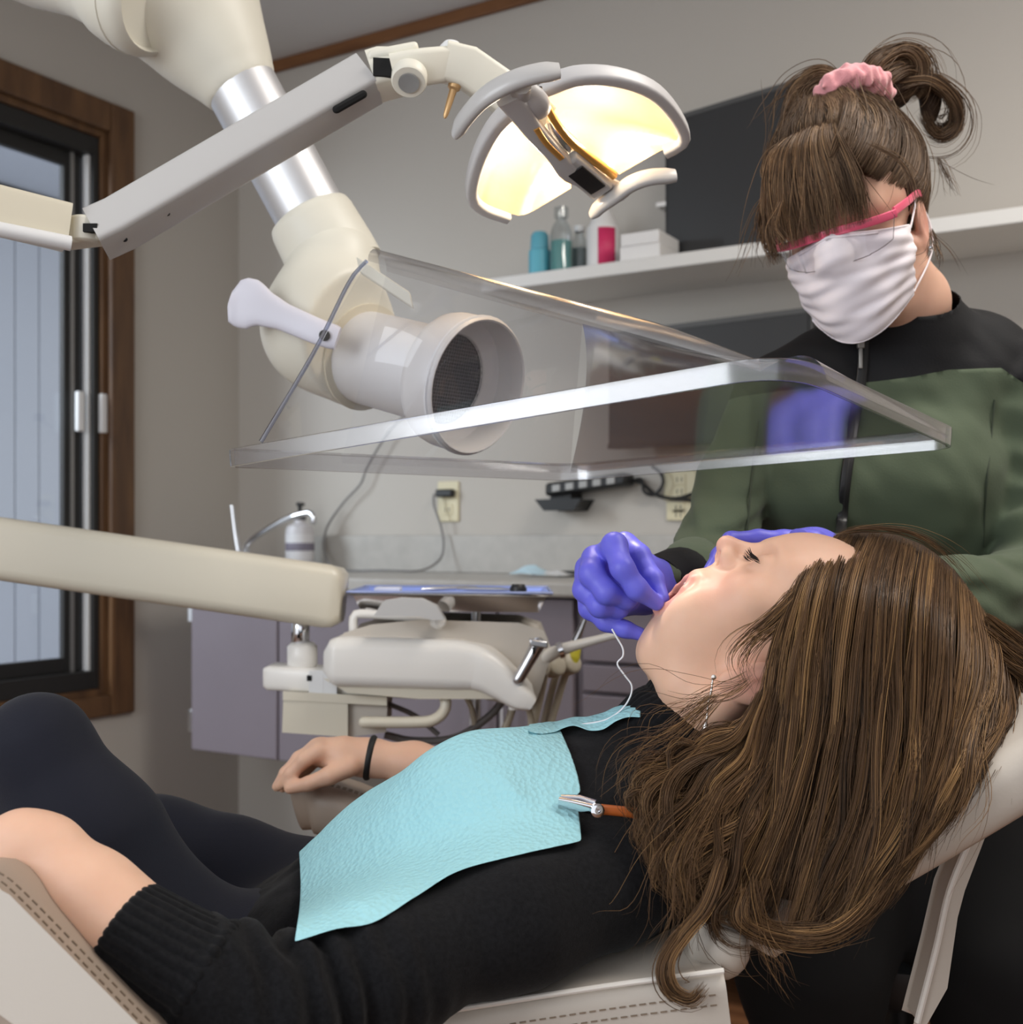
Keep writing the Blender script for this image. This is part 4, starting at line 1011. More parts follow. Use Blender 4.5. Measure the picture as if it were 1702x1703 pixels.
# ------------------------------------------------------------------ patient
def catnp(*gs):
    V, F, n = [], [], 0
    for v, f in gs: V.append(v); F.append(np.asarray(f)+n); n += len(v)
    return np.concatenate(V), np.concatenate(F)
def skin_mat(name, base, lip, deep):
    m = mat(name, base, .48, spec=.35, sss=.18, bump=(420, .08, .0008)); nt = m.node_tree; b = nt.nodes['Principled BSDF']
    tc = nt.nodes.new('ShaderNodeTexCoord'); n = nt.nodes.new('ShaderNodeTexNoise'); n.inputs['Scale'].default_value = 22; n.inputs['Detail'].default_value = 4
    nt.links.new(tc.outputs['Object'], n.inputs['Vector'])
    r = nt.nodes.new('ShaderNodeValToRGB'); r.color_ramp.elements[0].position = .3; r.color_ramp.elements[1].position = .75
    r.color_ramp.elements[0].color = (base[0]*.93, base[1]*.88, base[2]*.86, 1); r.color_ramp.elements[1].color = (min(1, base[0]*1.04), base[1]*1.04, base[2]*1.04, 1)
    nt.links.new(n.outputs['Fac'], r.inputs['Fac'])
    def mixin(prev, attr, col):
        a = nt.nodes.new('ShaderNodeAttribute'); a.attribute_name = attr
        x = nt.nodes.new('ShaderNodeMix'); x.data_type = 'RGBA'; x.inputs['B'].default_value = (*col, 1)
        nt.links.new(a.outputs['Fac'], x.inputs['Factor']); nt.links.new(prev, x.inputs['A']); return x.outputs['Result']
    c = mixin(r.outputs['Color'], 'lip', lip); c = mixin(c, 'deep', deep)
    nt.links.new(c, b.inputs['Base Color'])
    return m
def put_attr(o, name, vals):
    a = o.data.attributes.new(name, 'FLOAT', 'POINT'); a.data.foreach_set('value', np.asarray(vals, np.float32))
class Frame:
    """head frame: x sideways, f forward, u up, in metres about the point between the eyes"""
    def __init__(s, o, x, f, u): s.o = np.asarray(o, float); s.A = np.stack([unit(x), unit(f), unit(u)])
    def loc(s, p): return ((p - s.o.astype(np.float32)) @ s.A.T.astype(np.float32)).astype(np.float32)
    def out(s, q): return s.o + np.asarray(q, float) @ s.A
    def px(s, q):
        c = s.out(q); return np.stack([CX_PX + c[..., 0]/c[..., 1]*F_PX, HOR_PX - c[..., 2]/c[..., 1]*F_PX, c[..., 1]], -1)
mm = lambda *a: np.array(a, np.float32)*.001
LIPS = [(*mm(0, -1, -57), .0042), (*mm(12, -3, -61), .004), (*mm(20, -9, -71), .0038), (*mm(20, -16, -82), .0038), (*mm(12, -20, -92), .0052), (*mm(0, -19, -96), .0058)]
def sym(q): r = q.copy(); r[:, 0] = np.abs(r[:, 0]); return r
def head_field(q, open_jaw=True):
    """q: points in the head frame (m)"""
    s = sym(q)
    d = ell(q, mm(0, -90, 32), mm(74, 94, 84))
    d = smin(d, ell(q, mm(0, -44, 22), mm(60, 48, 52)), .03)                       # forehead
    d = smin(d, ell(q, mm(0, -50, -26), mm(57, 47, 50)), .02)                      # mid face
    d = smin(d, ell(s, mm(40, -30, -27), mm(22, 20, 19)), .016)                    # cheekbone
    d = smin(d, rcone(s, mm(14, -4, 17), mm(44, -17, 17), .009, .009), .014)       # brow
    d = smin(d, ell(q, mm(0, -22, -48), mm(27, 25, 20)), .014)                     # muzzle
    d = smax(d, -ell(s, mm(31, 6, -1), mm(16, 11, 11)), .012)                      # eye socket
    d = smin(d, ell(s, mm(31, -13, 0), mm(14, 14.5, 13)), .004)                    # closed lid over the eyeball
    n = rcone(q, mm(0, -1, 8), mm(0, 16, -19), .0075, .0085)
    n = smin(n, ell(q, mm(0, 15, -21), mm(9.5, 10, 8.5)), .006)
    n = smin(n, ell(s, mm(11, 5, -25), mm(7, 10, 8)), .007)
    n = smin(n, rcone(q, mm(0, 6, -27), mm(0, -3, -33), .005, .007), .006)
    d = smin(d, n, .009)
    d = smax(d, -ell(s, mm(7, 8, -31), mm(4, 7, 5)), .003)                     # nostril
    if open_jaw:
        d = smin(d, ell(q, mm(0, -4.5, -53), mm(20, 8, 5.5)), .006)                # upper lip
        d = smin(d, chain(s, [(*mm(52, -96, -46), .019), (*mm(50, -108, -80), .017), (*mm(30, -86, -100), .015), (*mm(10, -60, -110), .016)], .015), .022)
        d = smin(d, ell(q, mm(0, -55, -110), mm(19, 16, 14)), .014)                # chin
        d = smin(d, ell(q, mm(0, -52, -96), mm(30, 28, 18)), .016)
        d = smin(d, ell(s, mm(31, -48, -70), mm(21, 38, 35)), .02)                 # stretched cheek
        d = smin(d, ell(q, mm(0, -90, -90), mm(40, 35, 22)), .025)                 # under the jaw
        d = smax(d, -ell(q, mm(0, -14, -76), mm(16, 30, 10.5)), .008)                # open mouth
        lipu = chain(s, LIPS, .003)
        d = smin(d, lipu, .005)
    else:
        d = smin(d, chain(s, [(*mm(55, -88, -50), .018), (*mm(50, -84, -75), .016), (*mm(28, -45, -100), .014), (*mm(8, -18, -108), .015)], .015), .02)
        d = smin(d, ell(q, mm(0, -18, -104), mm(20, 17, 16)), .014)
        d = smin(d, ell(q, mm(0, -48, -75), mm(44, 46, 36)), .02)
        d = smin(d, ell(q, mm(0, -3, -64), mm(23, 8, 9)), .008)
    # ear
    c, sn = math.cos(.25), math.sin(.25)
    R = np.array([[1, 0, 0], [0, c, sn], [0, -sn, c]])
    E = s - (mm(0, 5, -15) if open_jaw else mm(0, 0, 0))
    e = ell(E, mm(72, -104, -24), mm(7, 19, 31), R)
    e = smax(e, -ell(E, mm(80, -101, -24), mm(6, 12, 21), R), .004)
    e = smin(e, ell(E, mm(73, -96, -22), mm(4, 4, 12)), .004)
    e = smin(e, ell(E, mm(70, -93, -50), mm(4.5, 8, 9)), .006)
    d = smin(d, e, .006)
    return d

pat_base = PW(640, 1640, 1.05)
pat = thing('person', 'patient in black sweater lying back with mouth wide open', 'person', pat_base)
skin = skin_mat('patient_skin', lin(228, 186, 160), lin(214, 128, 122), lin(150, 60, 62))
PO = P(1254, 926, 1.05)
PF = Frame(PO, (0, -1, 0), (-.297, 0, .955), (.955, 0, .297))
nk = [(*PF.out(mm(0, -118, -70)), .046), (*P(1165, 1210, 1.055), .043), (*P(1085, 1300, 1.06), .05)]
def f_head(p):
    d = head_field(PF.loc(p))
    return smin(d, chain(p, nk, .02), .02)
hv, hf = surface_nets(f_head, PO + (-.26, -.12, -.25), PO + (.22, .12, .10), .0016)
# near forearm and hand, far forearm and hand
n_arm = [PJ(440, 1690, .775, 66), PJ(300, 1602, .778, 70), PJ(205, 1540, .785, 70), PJ(150, 1486, .795, 65), PJ(79, 1418, .81, 49), PJ(40, 1408, .812, 50)]
n_hand = [[PJ(52, 1410, .812, 50), PJ(-10, 1412, .815, 47), PJ(-60, 1415, .815, 42)], [PJ(95, 1396, .805, 22), PJ(30, 1385, .805, 30)],
          [PJ(-60, 1395, .80, 21), PJ(-120, 1400, .80, 18), PJ(-170, 1430, .80, 15)], [PJ(-60, 1405, .815, 21), PJ(-130, 1412, .815, 18), PJ(-185, 1445, .815, 15)],
          [PJ(-60, 1420, .83, 20), PJ(-125, 1430, .835, 17), PJ(-170, 1460, .835, 14)], [PJ(-50, 1435, .845, 18), PJ(-105, 1450, .85, 15), PJ(-140, 1475, .85, 13)],
          [PJ(30, 1432, .80, 26), PJ(-30, 1450, .79, 21), PJ(-80, 1462, .785, 17)]]
def f_narm(p):
    d = chain(p, n_arm, .02)
    for c in n_hand: d = smin(d, chain(p, c, .006), .014)
    return d
lo = np.array([P(440, 1690, .72)[0], .70, P(0, 1790, .78)[2]]); 
n1 = surface_nets(f_narm, (-.50, .68, -.40), (-.10, .92, -.15), .0025)
f_armj = [PJ(900, 1360, 1.3, 50), PJ(760, 1292, 1.35, 37), PJ(690, 1272, 1.362, 33), PJ(618, 1260, 1.365, 26), PJ(600, 1259, 1.365, 27)]
f_hand = [[PJ(606, 1260, 1.365, 26), PJ(572, 1256, 1.36, 31), PJ(538, 1251, 1.365, 25)], [PJ(572, 1262, 1.385, 28), PJ(540, 1256, 1.39, 22)],
          [PJ(530, 1249, 1.348, 15), PJ(506, 1264, 1.345, 12.5), PJ(484, 1287, 1.345, 11), PJ(466, 1306, 1.35, 8.5)],
          [PJ(526, 1246, 1.366, 15), PJ(498, 1262, 1.366, 12.5), PJ(476, 1286, 1.366, 11), PJ(461, 1308, 1.37, 8.5)],
          [PJ(528, 1250, 1.385, 14), PJ(502, 1268, 1.386, 12), PJ(482, 1290, 1.386, 10), PJ(470, 1310, 1.388, 8)],
          [PJ(534, 1258, 1.402, 12), PJ(512, 1276, 1.405, 10), PJ(496, 1294, 1.405, 9), PJ(486, 1310, 1.405, 7.5)],
          [PJ(580, 1276, 1.34, 17), PJ(548, 1290, 1.333, 15), PJ(514, 1303, 1.333, 12), PJ(482, 1311, 1.337, 9.5)]]
def f_farm(p):
    d = chain(p, f_armj, .02)
    for c in f_hand: d = smin(d, chain(p, c, .004), .009)
    return d
n2 = surface_nets(f_farm, (-.30, 1.28, -.36), (.06, 1.44, -.2), .002)
# trunk and legs under the clothes
tc_ = [PJ(1020, 1405, 1.07, 162), PJ(900, 1410, 1.07, 174), PJ(700, 1480, 1.07, 166), PJ(540, 1575, 1.07, 126), PJ(380, 1632, 1.07, 116)]
tn_ = [PJ(990, 1440, .985, 140), PJ(880, 1452, .98, 145), PJ(700, 1525, .98, 134), PJ(540, 1605, .98, 118), PJ(380, 1655, .98, 112)]
tf_ = [PJ(1000, 1390, 1.17, 122), PJ(880, 1395, 1.17, 128), PJ(700, 1460, 1.17, 120), PJ(540, 1560, 1.16, 104), PJ(400, 1612, 1.16, 100)]
leg_n = [PJ(62, 1243, .98, 83), PJ(154, 1404, .98, 112), PJ(215, 1550, .985, 140), PJ(340, 1640, 1.0, 150)]
leg_n2 = [PJ(62, 1243, .985, 80), PJ(-10, 1350, 1.02, 72), PJ(-90, 1500, 1.06, 70), PJ(-200, 1700, 1.1, 55)]
leg_f = [PJ(560, 1545, 1.17, 100), PJ(510, 1502, 1.19, 90), PJ(380, 1458, 1.22, 86), PJ(260, 1420, 1.24, 81), PJ(100, 1380, 1.26, 74), PJ(-100, 1500, 1.3, 60)]
n_up = [PJ(1020, 1470, .935, 104), PJ(850, 1532, .88, 100), PJ(650, 1612, .825, 98), PJ(450, 1692, .785, 104), PJ(345, 1630, .778, 90), PJ(312, 1611, .779, 74)]
f_up = [PJ(980, 1400, 1.24, 85), PJ(900, 1372, 1.29, 70), PJ(790, 1310, 1.335, 55)]
def f_trunk(p):
    d = smin(chain(p, tc_, .03), chain(p, tn_, .03), .07); d = smin(d, chain(p, tf_, .03), .07)
    d = smin(d, ell(p, P(800, 1350, 1.0), (.062, .055, .062)), .05); d = smin(d, ell(p, P(800, 1345, 1.14), (.062, .055, .062)), .05)
    return d
def f_legs(p): return smin(smin(chain(p, leg_n, .03), chain(p, leg_n2, .03), .02), chain(p, leg_f, .04), .02)
n3 = surface_nets(lambda p: smin(smin(f_trunk(p), f_legs(p), .03), chain(p, n_up, .02), .03) + .014, (-.75, .68, -.55), (.25, 1.45, -.08), .011)
body = obj('body', (W(np.concatenate([hv, n1[0], n2[0], n3[0]])), catnp((hv, hf), n1, n2, n3)[1]), skin, pat, smooth=180)
q = PF.loc(hv.astype(np.float32)); sq = sym(q)
lipd = chain(sq, LIPS, .003)
lip = np.clip(1 - (lipd-.0005)/.003, 0, 1)
blush = .28*np.clip(1-np.linalg.norm(sq - mm(38, -14, -40), axis=1)/.035, 0, 1) + .3*np.clip(1-np.linalg.norm(q - mm(0, 22, -22), axis=1)/.02, 0, 1) + .45*np.clip(1-np.linalg.norm(sq - mm(76, -97, -45), axis=1)/.04, 0, 1)
deep = np.clip(1 - (ell(q, mm(0, -20, -76), mm(22, 32, 15)))/.003, 0, 1)*(q[:, 1] < -.012)
pad = lambda a: np.concatenate([a, np.zeros(len(n1[0])+len(n2[0])+len(n3[0]))])
put_attr(body, 'lip', pad(np.maximum(lip*.55, blush))); put_attr(body, 'deep', pad(deep*.9))
toothm = mat('tooth_enamel', lin(240, 232, 214), .25, coat=.3)
for nm, fc, uc, rad, n_t in (('upper_teeth', -22, -62, 20, 8), ('lower_teeth', -35, -87, 17, 8)):
    gs = []
    for k in range(n_t):
        a = math.radians(-70 + 140*k/(n_t-1))
        c = PF.out(mm(rad*math.sin(a), fc + (16 if nm[0] == 'u' else 17)*math.cos(a), uc))
        t = PF.A.T @ np.array([math.cos(a), -math.sin(a), 0]); nn_ = PF.A.T @ np.array([math.sin(a), math.cos(a), 0])
        gs.append(obox(c, t*.0033, nn_*.0022, PF.A[2]*.0052))
    obj(nm, toW(cat(*gs)), toothm, pat, bevel=.0012, seg=2, smooth=60)
# lashes and brow
rr = np.random.default_rng(5)
S = []
for k in range(46):
    a = rr.uniform(-1, 1)
    root = mm(31 + 14*a, 1.2 - 5.5*a*a, -3.5 - 1.5*a*a)
    tip = root + mm(rr.normal(4*a, 1.2), 8.5 + rr.normal(0, 1), -5 + rr.normal(0, 1.4))
    mid = (root+tip)/2 + mm(0, -.6, -1.4)
    S.append(PF.out(spline([root, mid, tip], 8)))
lash_m = mat('lash_dark', (.012, .009, .008), .6)
strand_mesh('eyelashes', S, np.full(len(S), .00034), lash_m, pat, np.zeros(len(S)), 'stuff')
S = []
for k in range(240):
    a = rr.uniform(0, 1); x = 13 + 34*a
    root = mm(x, 4.5 - .014*(x-10)**2 + rr.normal(0, .3), 17 + 6*math.sin(a*2.2) + rr.normal(0, 1.6))
    S.append(PF.out(spline([root, root + mm(3, .8, 1.2), root + mm(6.5, -.6, .6)], 6)))
strand_mesh('eyebrow', S, np.full(len(S), .00022), mat('brow_brown', lin(112, 84, 64), .6), pat, np.zeros(len(S)), 'stuff')

# --- clothes
knit = mat('sweater_knit', (.0085, .0085, .0095), .95, spec=.12, sheen=.06, bump=(900, .35, .0012), vary=(300, .3))
w1 = Noise3(3, 55); w2 = Noise3(8, 120)
elb = P(400, 1650, .75)
def f_sweater(p):
    arm = chain(p, n_up, .03)
    # bunched sleeve: rings round the arm near the cuff
    ax_ = unit(P(450, 1692, .785)-P(850, 1532, .88)).astype(np.float32)
    t = (p - P(520, 1660, .8).astype(np.float32)) @ ax_
    arm = arm - .0042*np.sin(t*290 + 2.2*w1(p) + 18*(p[:, 2]+.3))*np.exp(-(t/.055)**2) - .0022*w1(p)
    d = f_trunk(p)
    d = smin(d, chain(p, [PJ(1085, 1250, 1.05, 78), PJ(1010, 1340, 1.06, 120)], .03), .06)
    d = smin(d, chain(p, f_up, .03), .03)
    d = d - .0025*w1(p) - .0012*w2(p)
    d = smin(d, arm, .016)
    nkd = p - 0
    return d
sv = surface_nets(f_sweater, (-.36, .66, -.46), (.24, 1.42, -.10), .0032)
p_ = sv[0].astype(np.float32)
sweater = obj('sweater', (W(sv[0]), sv[1]), knit, pat, smooth=180, label='black knitted sweater')
def sleeve_end(): pass
cpath = spline([P(205, 1541, .782), P(240, 1566, .779), P(300, 1606, .776), P(345, 1634, .775)], 26)
a = np.arange(180)*2*math.pi/180
rib = 1 + .022*np.sign(np.sin(a*30))*np.abs(np.sin(a*30))**.6
cs = np.interp(np.linspace(0, 1, 26), [0, .04, .5, .85, .94, 1], [.0305, .0325, .0355, .0385, .0425, .038])
obj('sleeve_cuff', toW(sweep(cpath, np.stack([np.cos(a)*rib, np.sin(a)*rib], 1), (0, 0, 1), np.stack([cs, cs*.96], 1), caps=False)), knit, pat, smooth=180, solid=.0025, label='ribbed black sleeve cuff')
a = np.arange(220)*2*math.pi/220
rib2 = 1 + .012*np.sin(a*44)
for nm, pts, r_, d2 in (('turtleneck_collar', [(1180, 1158, 1.05), (1166, 1178, 1.052), (1150, 1200, 1.054)], (86, 91, 92), 1.05), ('turtleneck_collar', [(1158, 1190, 1.052), (1146, 1208, 1.053), (1115, 1245, 1.055), (1085, 1285, 1.06)], (94, 104, 108, 112), 1.05)):
    pth = spline([P(*k) for k in pts], 14)
    rs = np.interp(np.linspace(0, 1, 14), np.linspace(0, 1, len(r_)), r_)/F_PX*1.05
    rs[0] *= .97
    obj(nm, toW(sweep(pth, np.stack([np.cos(a)*rib2, np.sin(a)*rib2], 1), (0, -1, 0), np.stack([rs*.92, rs], 1), caps=False)), knit, pat, smooth=180, solid=.004)
legm = mat('leggings_fabric', (.011, .012, .020), .8, spec=.2, sheen=.06, bump=(700, .2, .001))
wl = Noise3(11, 26)
lv_ = surface_nets(lambda p: smin(f_legs(p), smin(chain(p, [PJ(380, 1640, 1.07, 128), PJ(300, 1660, 1.07, 140)], .03), f_trunk(p)+.004, .03)*1.0 + (p[:, 0] > -.2)*.02, .035) - .0016*wl(p), (-.85, .80, -.60), (-.12, 1.42, -.10), .0046)
obj('leggings', (W(lv_[0]), lv_[1]), legm, pat, smooth=180, label='dark navy leggings')
obj('wristband', toW(tube([P(616, 1260, 1.365) + (.0, .0215*math.cos(t), .0225*math.sin(t)) + np.array([.004, 0, 0])*math.sin(t) for t in np.linspace(0, 2*math.pi, 36)[:-1]], .0042, 10, closed=True)), M['dark_rubber'], pat, smooth=180, label='thin black band on the far wrist')
er = [P(1186, 1128, .962), P(1183, 1150, .96), P(1178, 1172, .958), P(1176, 1195, .956), P(1173, 1214, .955)]
gs = [tube(spline(er, 40), .0009 + .0003*np.sin(np.arange(40)*1.9), 8), lathe(P(1187, 1126, .961), (0, -1, 0), [(.001, 0), (.0022, 0), (.0022, .0015), (.001, .002)], 10)]
gs += [lathe(P(1174, 1205, .955), (-.1, 0, -1), [(.0004, -.003), (.0024, .001), (.0028, .004), (.001, .008)], 10)]
obj('earring', toW(cat(*gs)), mat('earring_silver', lin(226, 220, 214), .2, 1.0), pat, smooth=60)

# --- hair
phair = hair_mat('patient_hair', lin(48, 36, 26), lin(104, 78, 55), lin(178, 139, 92), .42)
GA = [
 [(1338, 975, .985), (1300, 1040, .962), (1284, 1105, .95), (1264, 1190, .943), (1205, 1290, .93), (1165, 1370, .91), (1150, 1440, .895)],
 [(1378, 905, 1.03), (1330, 970, .982), (1300, 1060, .952), (1280, 1170, .943), (1245, 1290, .925), (1195, 1400, .9), (1170, 1490, .885)],
 [(1395, 888, 1.05), (1352, 960, .978), (1328, 1070, .945), (1312, 1200, .936), (1280, 1330, .915), (1240, 1440, .895), (1205, 1530, .885)],
 [(1425, 884, 1.06), (1392, 960, .972), (1372, 1080, .94), (1360, 1210, .928), (1330, 1340, .91), (1290, 1450, .895), (1255, 1555, .885)],
 [(1460, 884, 1.06), (1432, 960, .97), (1416, 1080, .936), (1408, 1220, .92), (1385, 1350, .905), (1340, 1470, .895), (1310, 1570, .885)],
 [(1500, 892, 1.07), (1482, 970, .972), (1472, 1090, .938), (1462, 1230, .918), (1440, 1370, .90), (1395, 1490, .89), (1360, 1575, .885)],
 [(1545, 912, 1.075), (1535, 990, .98), (1525, 1110, .945), (1515, 1240, .92), (1495, 1370, .90), (1445, 1480, .892), (1400, 1568, .885)],
 [(1588, 948, 1.08), (1588, 1030, .995), (1582, 1130, .955), (1570, 1240, .925), (1548, 1345, .905), (1500, 1440, .898), (1440, 1530, .89)],
 [(1620, 990, 1.085), (1632, 1070, 1.01), (1628, 1150, .965), (1608, 1240, .93), (1585, 1310, .908), (1555, 1370, .9), (1520, 1430, .895)],
 [(1645, 1030, 1.09), (1672, 1100, 1.03), (1672, 1170, .985), (1645, 1235, .94), (1615, 1290, .915), (1600, 1330, .905)],
 [(1660, 1060, 1.12), (1710, 1110, 1.08), (1712, 1170, 1.03), (1685, 1215, .985), (1650, 1250, .95), (1625, 1275, .93)]]
GB = [
 [(1262, 1150, .947), (1230, 1205, .94), (1165, 1225, .93), (1100, 1255, .918), (1066, 1310, .91), (1045, 1370, .905)],
 [(1268, 1150, .946), (1235, 1218, .937), (1165, 1260, .92), (1108, 1310, .904), (1080, 1380, .892), (1095, 1445, .884)],
 [(1275, 1140, .945), (1244, 1220, .934), (1190, 1290, .912), (1135, 1360, .893), (1105, 1430, .882), (1130, 1490, .876)],
 [(1285, 1140, .944), (1262, 1240, .93), (1225, 1330, .905), (1180, 1410, .885), (1150, 1475, .876), (1165, 1530, .872)],
 [(1310, 1160, .94), (1285, 1270, .925), (1250, 1370, .9), (1210, 1450, .882), (1185, 1515, .872), (1215, 1560, .87), (1290, 1575, .875)]]
GC = [[(1195, 1420, .872), (1165, 1500, .866), (1120, 1560, .858), (1098, 1610, .85), (1110, 1650, .845), (1150, 1668, .842), (1180, 1640, .842)],
      [(1215, 1430, .872), (1190, 1510, .866), (1150, 1560, .858), (1122, 1600, .85), (1125, 1640, .845), (1150, 1655, .842), (1168, 1625, .842)]]
GD = [[(1230, 1470, .885), (1215, 1530, .882), (1260, 1560, .882), (1340, 1572, .882), (1420, 1545, .885), (1450, 1500, .888)],
      [(1280, 1460, .885), (1262, 1520, .882), (1310, 1548, .882), (1390, 1545, .882), (1450, 1500, .886), (1480, 1450, .89)]]
GH = [[(x0-12*abs(math.cos(k)), y0+4, d0+.001)] + G_h[1:4] for k, (G_h, (x0, y0, d0)) in enumerate((g, g[0]) for g in GA[:4])]
GE = [[(1640, 1020, 1.05), (1690, 1060, 1.06), (1740, 1100, 1.08), (1760, 1150, 1.08)], [(1620, 1060, 1.02), (1680, 1110, 1.02), (1720, 1160, 1.03), (1700, 1190, 1.02)]]
# the mass behind the loose strands
def backing(G, push, k=30):
    g = np.array([spline(x, k) for x in G])
    g = np.array([spline(g[:, j], 44) for j in range(k)]).transpose(1, 0, 2)
    s = np.linspace(0, 1, k)[None]; u = np.linspace(0, 1, 44)[:, None]
    g[..., 2] += push + .004*np.sin(u*95)*np.sin(s*math.pi)
    return grid(P3(g[:, :int(k*.93)]))
backm = mat('hair_underlayer', lin(58, 43, 32), .7, spec=.2, bump=(160, .6, .004))
cap = surface_nets(lambda p: smax(smax(ell(PF.loc(p), mm(0, -94, 34), mm(80, 98, 88)), -((PF.loc(p)[:, 1]*-.75 + (PF.loc(p)[:, 2]-.018)*.9) - .036), .01), -(f_head(p)-.001), .002), PO + (-.1, -.12, -.25), PO + (.3, .12, .08), .004)
hairr = obj('hair', catnp((W(cap[0]), cap[1]), (lambda g: (W(g[0]), np.array(g[1])))(backing(GA, .022)), (lambda g: (W(g[0]), np.array(g[1])))(backing(GB, .020))), backm, pat, smooth=180, label='long wavy brown hair hanging over the headrest')
def grow(name, G, n, r0, parent, m, **k):
    C, tone = guide_strands(G, n, **k); r = np.random.default_rng(k.get('seed', 1)+50)
    return strand_mesh(name, C, r0*r.uniform(.7, 1.3, n), m, parent, tone, 'stuff')
grow('hair_strands', GA, 8500, .00036, hairr, phair, seed=1, jit=5, depth=(-.004, .02), wave=(15, 1.6), clump=110, cut=(.80, 1.02), k=26)
grow('hair_strands', GB, 3000, .00037, hairr, phair, seed=2, jit=6, depth=(-.006, .02), wave=(24, 2.3), clump=34, cut=(.7, 1.03), k=26, stray=.06)
grow('hair_lock', GC, 300, .00046, hairr, phair, seed=3, jit=4, depth=(0, .01), wave=(4, 1), clump=8, cut=(.75, 1.0), k=30)
grow('hair_lock', GD, 520, .00046, hairr, phair, seed=4, jit=7, depth=(-.002, .01), wave=(6, 1), clump=12, cut=(.6, 1.0), k=24)
grow('hair_strands', GE, 500, .00046, hairr, phair, seed=5, jit=9, depth=(0, .03), wave=(6, 1), clump=14, cut=(.6, 1.0), k=18)
grow('hairline_strands', GH, 700, .0003, hairr, phair, seed=8, jit=7, depth=(-.003, .006), wave=(4, 1), clump=60, cut=(.4, 1.0), k=18, start=.0, stray=.05)
GF = [[(1345, 950, 1.0), (1290, 1010, .965), (1240, 1050, .955), (1212, 1090, .95), (1225, 1130, .948)], [(1360, 960, .99), (1300, 1040, .96), (1262, 1080, .95), (1242, 1120, .946), (1262, 1160, .944)]]
grow('hair_wisps', GF, 90, .0003, hairr, phair, seed=6, jit=7, depth=(-.004, .008), wave=(5, 1.3), clump=12, cut=(.5, 1.0), k=18, stray=.15)
GW = [[(1200, 1150, .94), (1120, 1220, .92), (1050, 1260, .905), (1010, 1340, .9)], [(1200, 1300, .9), (1130, 1430, .87), (1120, 1540, .865), (1080, 1620, .86)], [(1250, 1450, .88), (1260, 1560, .88), (1290, 1620, .88), (1330, 1680, .89)]]
GW.append([(1385, 890, 1.05), (1440, 878, 1.06), (1520, 888, 1.07), (1590, 935, 1.075), (1640, 1000, 1.08)])
GW.append([(1255, 1120, .946), (1215, 1150, .942), (1150, 1168, .935), (1085, 1190, .925), (1050, 1240, .915)])
for i_, g in enumerate(GW): grow('hair_wisps', [g], (50, 50, 40, 40, 20)[i_], .00024, hairr, phair, seed=70+i_, jit=(22, 22, 22, 5, 14)[i_], depth=(-.01, .01), wave=((12, 1.4) if i_ != 3 else (4, 1)), clump=14, cut=(.5, 1.0), k=20, stray=.2)
# ------------------------------------------------------------------ hygienist
hyg_base = PW(1470, 1400, 1.5); hyg_base[2] = .02
hyg = thing('person', 'hygienist in black and green scrub top with white mask and pink glasses', 'person', hyg_base)
hskin = skin_mat('hygienist_skin', lin(206, 166, 144), lin(184, 112, 104), lin(120, 60, 56))
HD = 1.27
HO = P(1388, 392, HD)
yaw_, pit_, rol_ = math.radians(30), math.radians(24), math.radians(9)
fh = np.array([-math.sin(yaw_), -math.cos(yaw_), 0]); Z = np.array([0, 0, 1.0])
Fv = fh*math.cos(pit_) - Z*math.sin(pit_); Uv = fh*math.sin(pit_) + Z*math.cos(pit_)
Rv = np.array([math.cos(yaw_), -math.sin(yaw_), 0])
Rv, Uv = Rv*math.cos(rol_) + Uv*math.sin(rol_), Uv*math.cos(rol_) - Rv*math.sin(rol_)
class FrameS(Frame): pass
HF = Frame(HO, Rv, Fv, Uv)
hs_ = .97
hnk = [(*HF.out(mm(0, -105, -75)), .044), (*P(1508, 505, 1.36), .045), (*P(1500, 590, 1.41), .055)]
def f_hhead(p): return smin(head_field(HF.loc(p)/hs_, False)*hs_, chain(p, hnk, .02), .025)
h1 = surface_nets(f_hhead, HO + (-.16, -.14, -.24), HO + (.22, .28, .22), .0019)
# torso, arms, lap
ht = [PJ(1462, 1260, 1.52, 175), PJ(1455, 1020, 1.50, 165), PJ(1450, 820, 1.46, 160), PJ(1458, 690, 1.44, 120)]
hts = [[PJ(1370, 1250, 1.50, 150), PJ(1370, 1000, 1.47, 120), PJ(1352, 800, 1.43, 118), PJ(1345, 690, 1.42, 92)], [PJ(1560, 1250, 1.50, 150), PJ(1560, 1000, 1.47, 130), PJ(1555, 800, 1.42, 122), PJ(1570, 680, 1.41, 100)]]
hsh = [PJ(1292, 655, 1.42, 58), PJ(1400, 615, 1.41, 66), PJ(1500, 580, 1.41, 72), PJ(1610, 598, 1.40, 72), PJ(1690, 640, 1.39, 78)]
h_ra = [PJ(1280, 668, 1.42, 58), PJ(1222, 800, 1.37, 52), PJ(1182, 935, 1.31, 58)]
h_rf = [PJ(1182, 938, 1.31, 56), PJ(1150, 960, 1.24, 46), PJ(1095, 972, 1.15, 33)]
h_la = [PJ(1700, 650, 1.39, 82), PJ(1738, 820, 1.37, 84), PJ(1745, 985, 1.31, 78)]
h_lf = [PJ(1745, 990, 1.31, 76), PJ(1610, 1000, 1.25, 66), PJ(1470, 965, 1.2, 50), PJ(1380, 925, 1.185, 34)]
